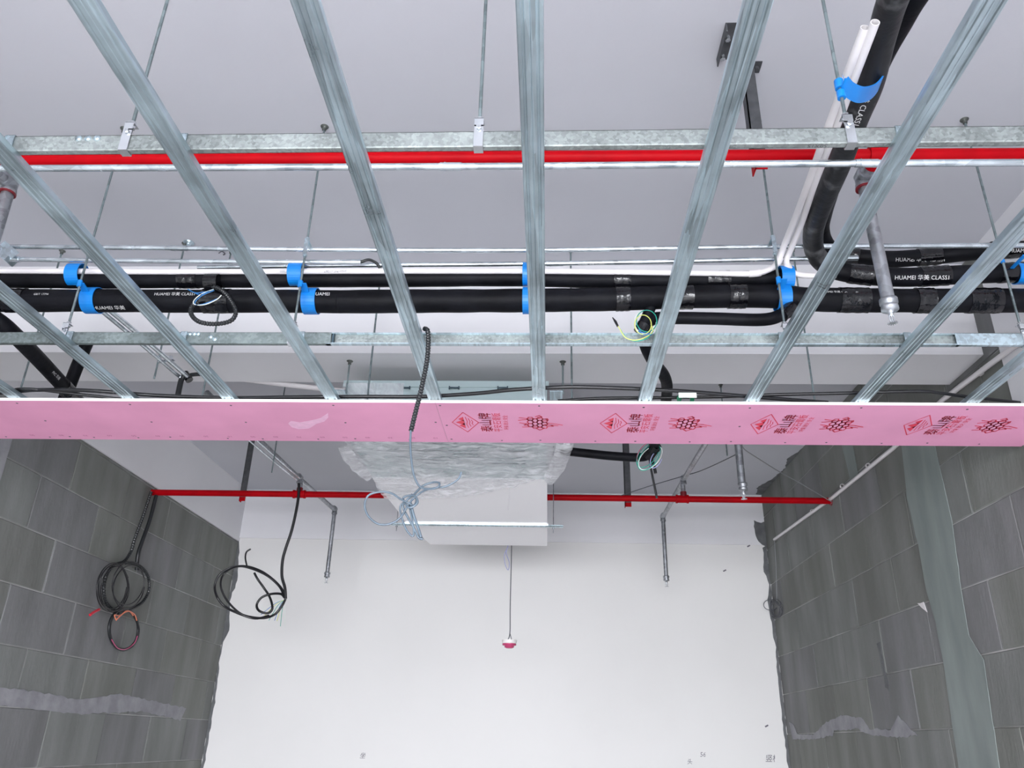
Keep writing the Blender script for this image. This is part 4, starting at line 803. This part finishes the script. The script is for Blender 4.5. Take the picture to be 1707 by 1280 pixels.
m = MB(); m.tube(spl([PX(x, y, X1 + .04) for x, y in ((186, 1066), (196, 1080), (210, 1082), (224, 1072), (229, 1060))], 6), .003, 7); m.build('pink_core', 'wire_pink', lc2)
# black cable dropping from the left tee, with its big coil
YT = 5.6
cc_ = thing('cable_coil', 'big looped black cable hanging from the rear left pipe tee, fanned wire ends', 'cable', PY(470, 1000, YT))
MB().tube(spl([PY(x, y, YT - .08) for x, y in ((498, 800), (498, 822), (494, 850), (486, 885), (476, 915), (471, 935), (470, 960), (475, 980), (476, 998))], 8), .0105, 10).build('strand', 'cable_black', cc_)
for q, r_ in (([(476, 998), (470, 982), (455, 966), (435, 952), (410, 944), (385, 946), (366, 958), (358, 976), (362, 995), (374, 1010), (392, 1020), (415, 1028), (440, 1030), (458, 1024), (470, 1010), (476, 998)], .0085),
              ([(474, 996), (466, 978), (446, 960), (420, 948), (396, 944), (374, 956), (368, 976), (378, 1000), (400, 1022), (425, 1031), (448, 1026)], .0075),
              ([(474, 996), (468, 990), (452, 990), (436, 996), (428, 1008), (432, 1018), (446, 1022), (454, 1014), (450, 996), (440, 980), (430, 966), (424, 955)], .0085),
              ([(412, 945), (409, 930), (411, 920), (418, 915)], .006)):
    MB().tube(spl([PY(x, y, YT + random.uniform(-.02, .02)) for x, y in q], 6), r_, 8).build('strand', 'cable_black', cc_)
rnd = random.Random(4)
for i in range(9):
    ex, ey = 430 + i * 5.5 + rnd.uniform(-2, 2), 1024 + i * 2.2 + rnd.uniform(-3, 5)
    MB().tube(spl([PY(476, 999, YT), PY(474 + (ex - 474) * .4, 1000 + (ey - 1000) * .25, YT + .01), PY(ex, ey, YT)], 5), .0022, 5).build('core_wire', ('wire_white', 'wire_blue', 'wire_yellow', 'wire_green')[i % 4], cc_)
# thin slack wire
cable([PY(x, y, Y) for x, y, Y in ((1035, 826, 5.5), (1080, 811, 5.5), (1137, 794, 5.45), (1170, 784, 5.2), (1222, 760, 4.2), (1236, 750, 4.05))], .003, 'thin slack wire rising from the rear red pipe to the sprinkler drop', 'thin_wire', k=6)
cable([PY(1236, 738, 4.05), PY(1241, 749, 4.1), PY(1265, 765, 4.4), PY(1297, 785, 4.8), PY(1335, 806, 5.2), PY(1372, 828, 5.45), PY(1386, 836, 5.5)], .003, 'thin slack wire from the sprinkler drop down to the right end of the red pipe', 'thin_wire_light', k=6)
for o in list(bpy.data.objects):
    if o.parent is None and o.type == 'MESH' and 'kind' not in o and 'label' not in o: print('UNTAGGED', o.name)
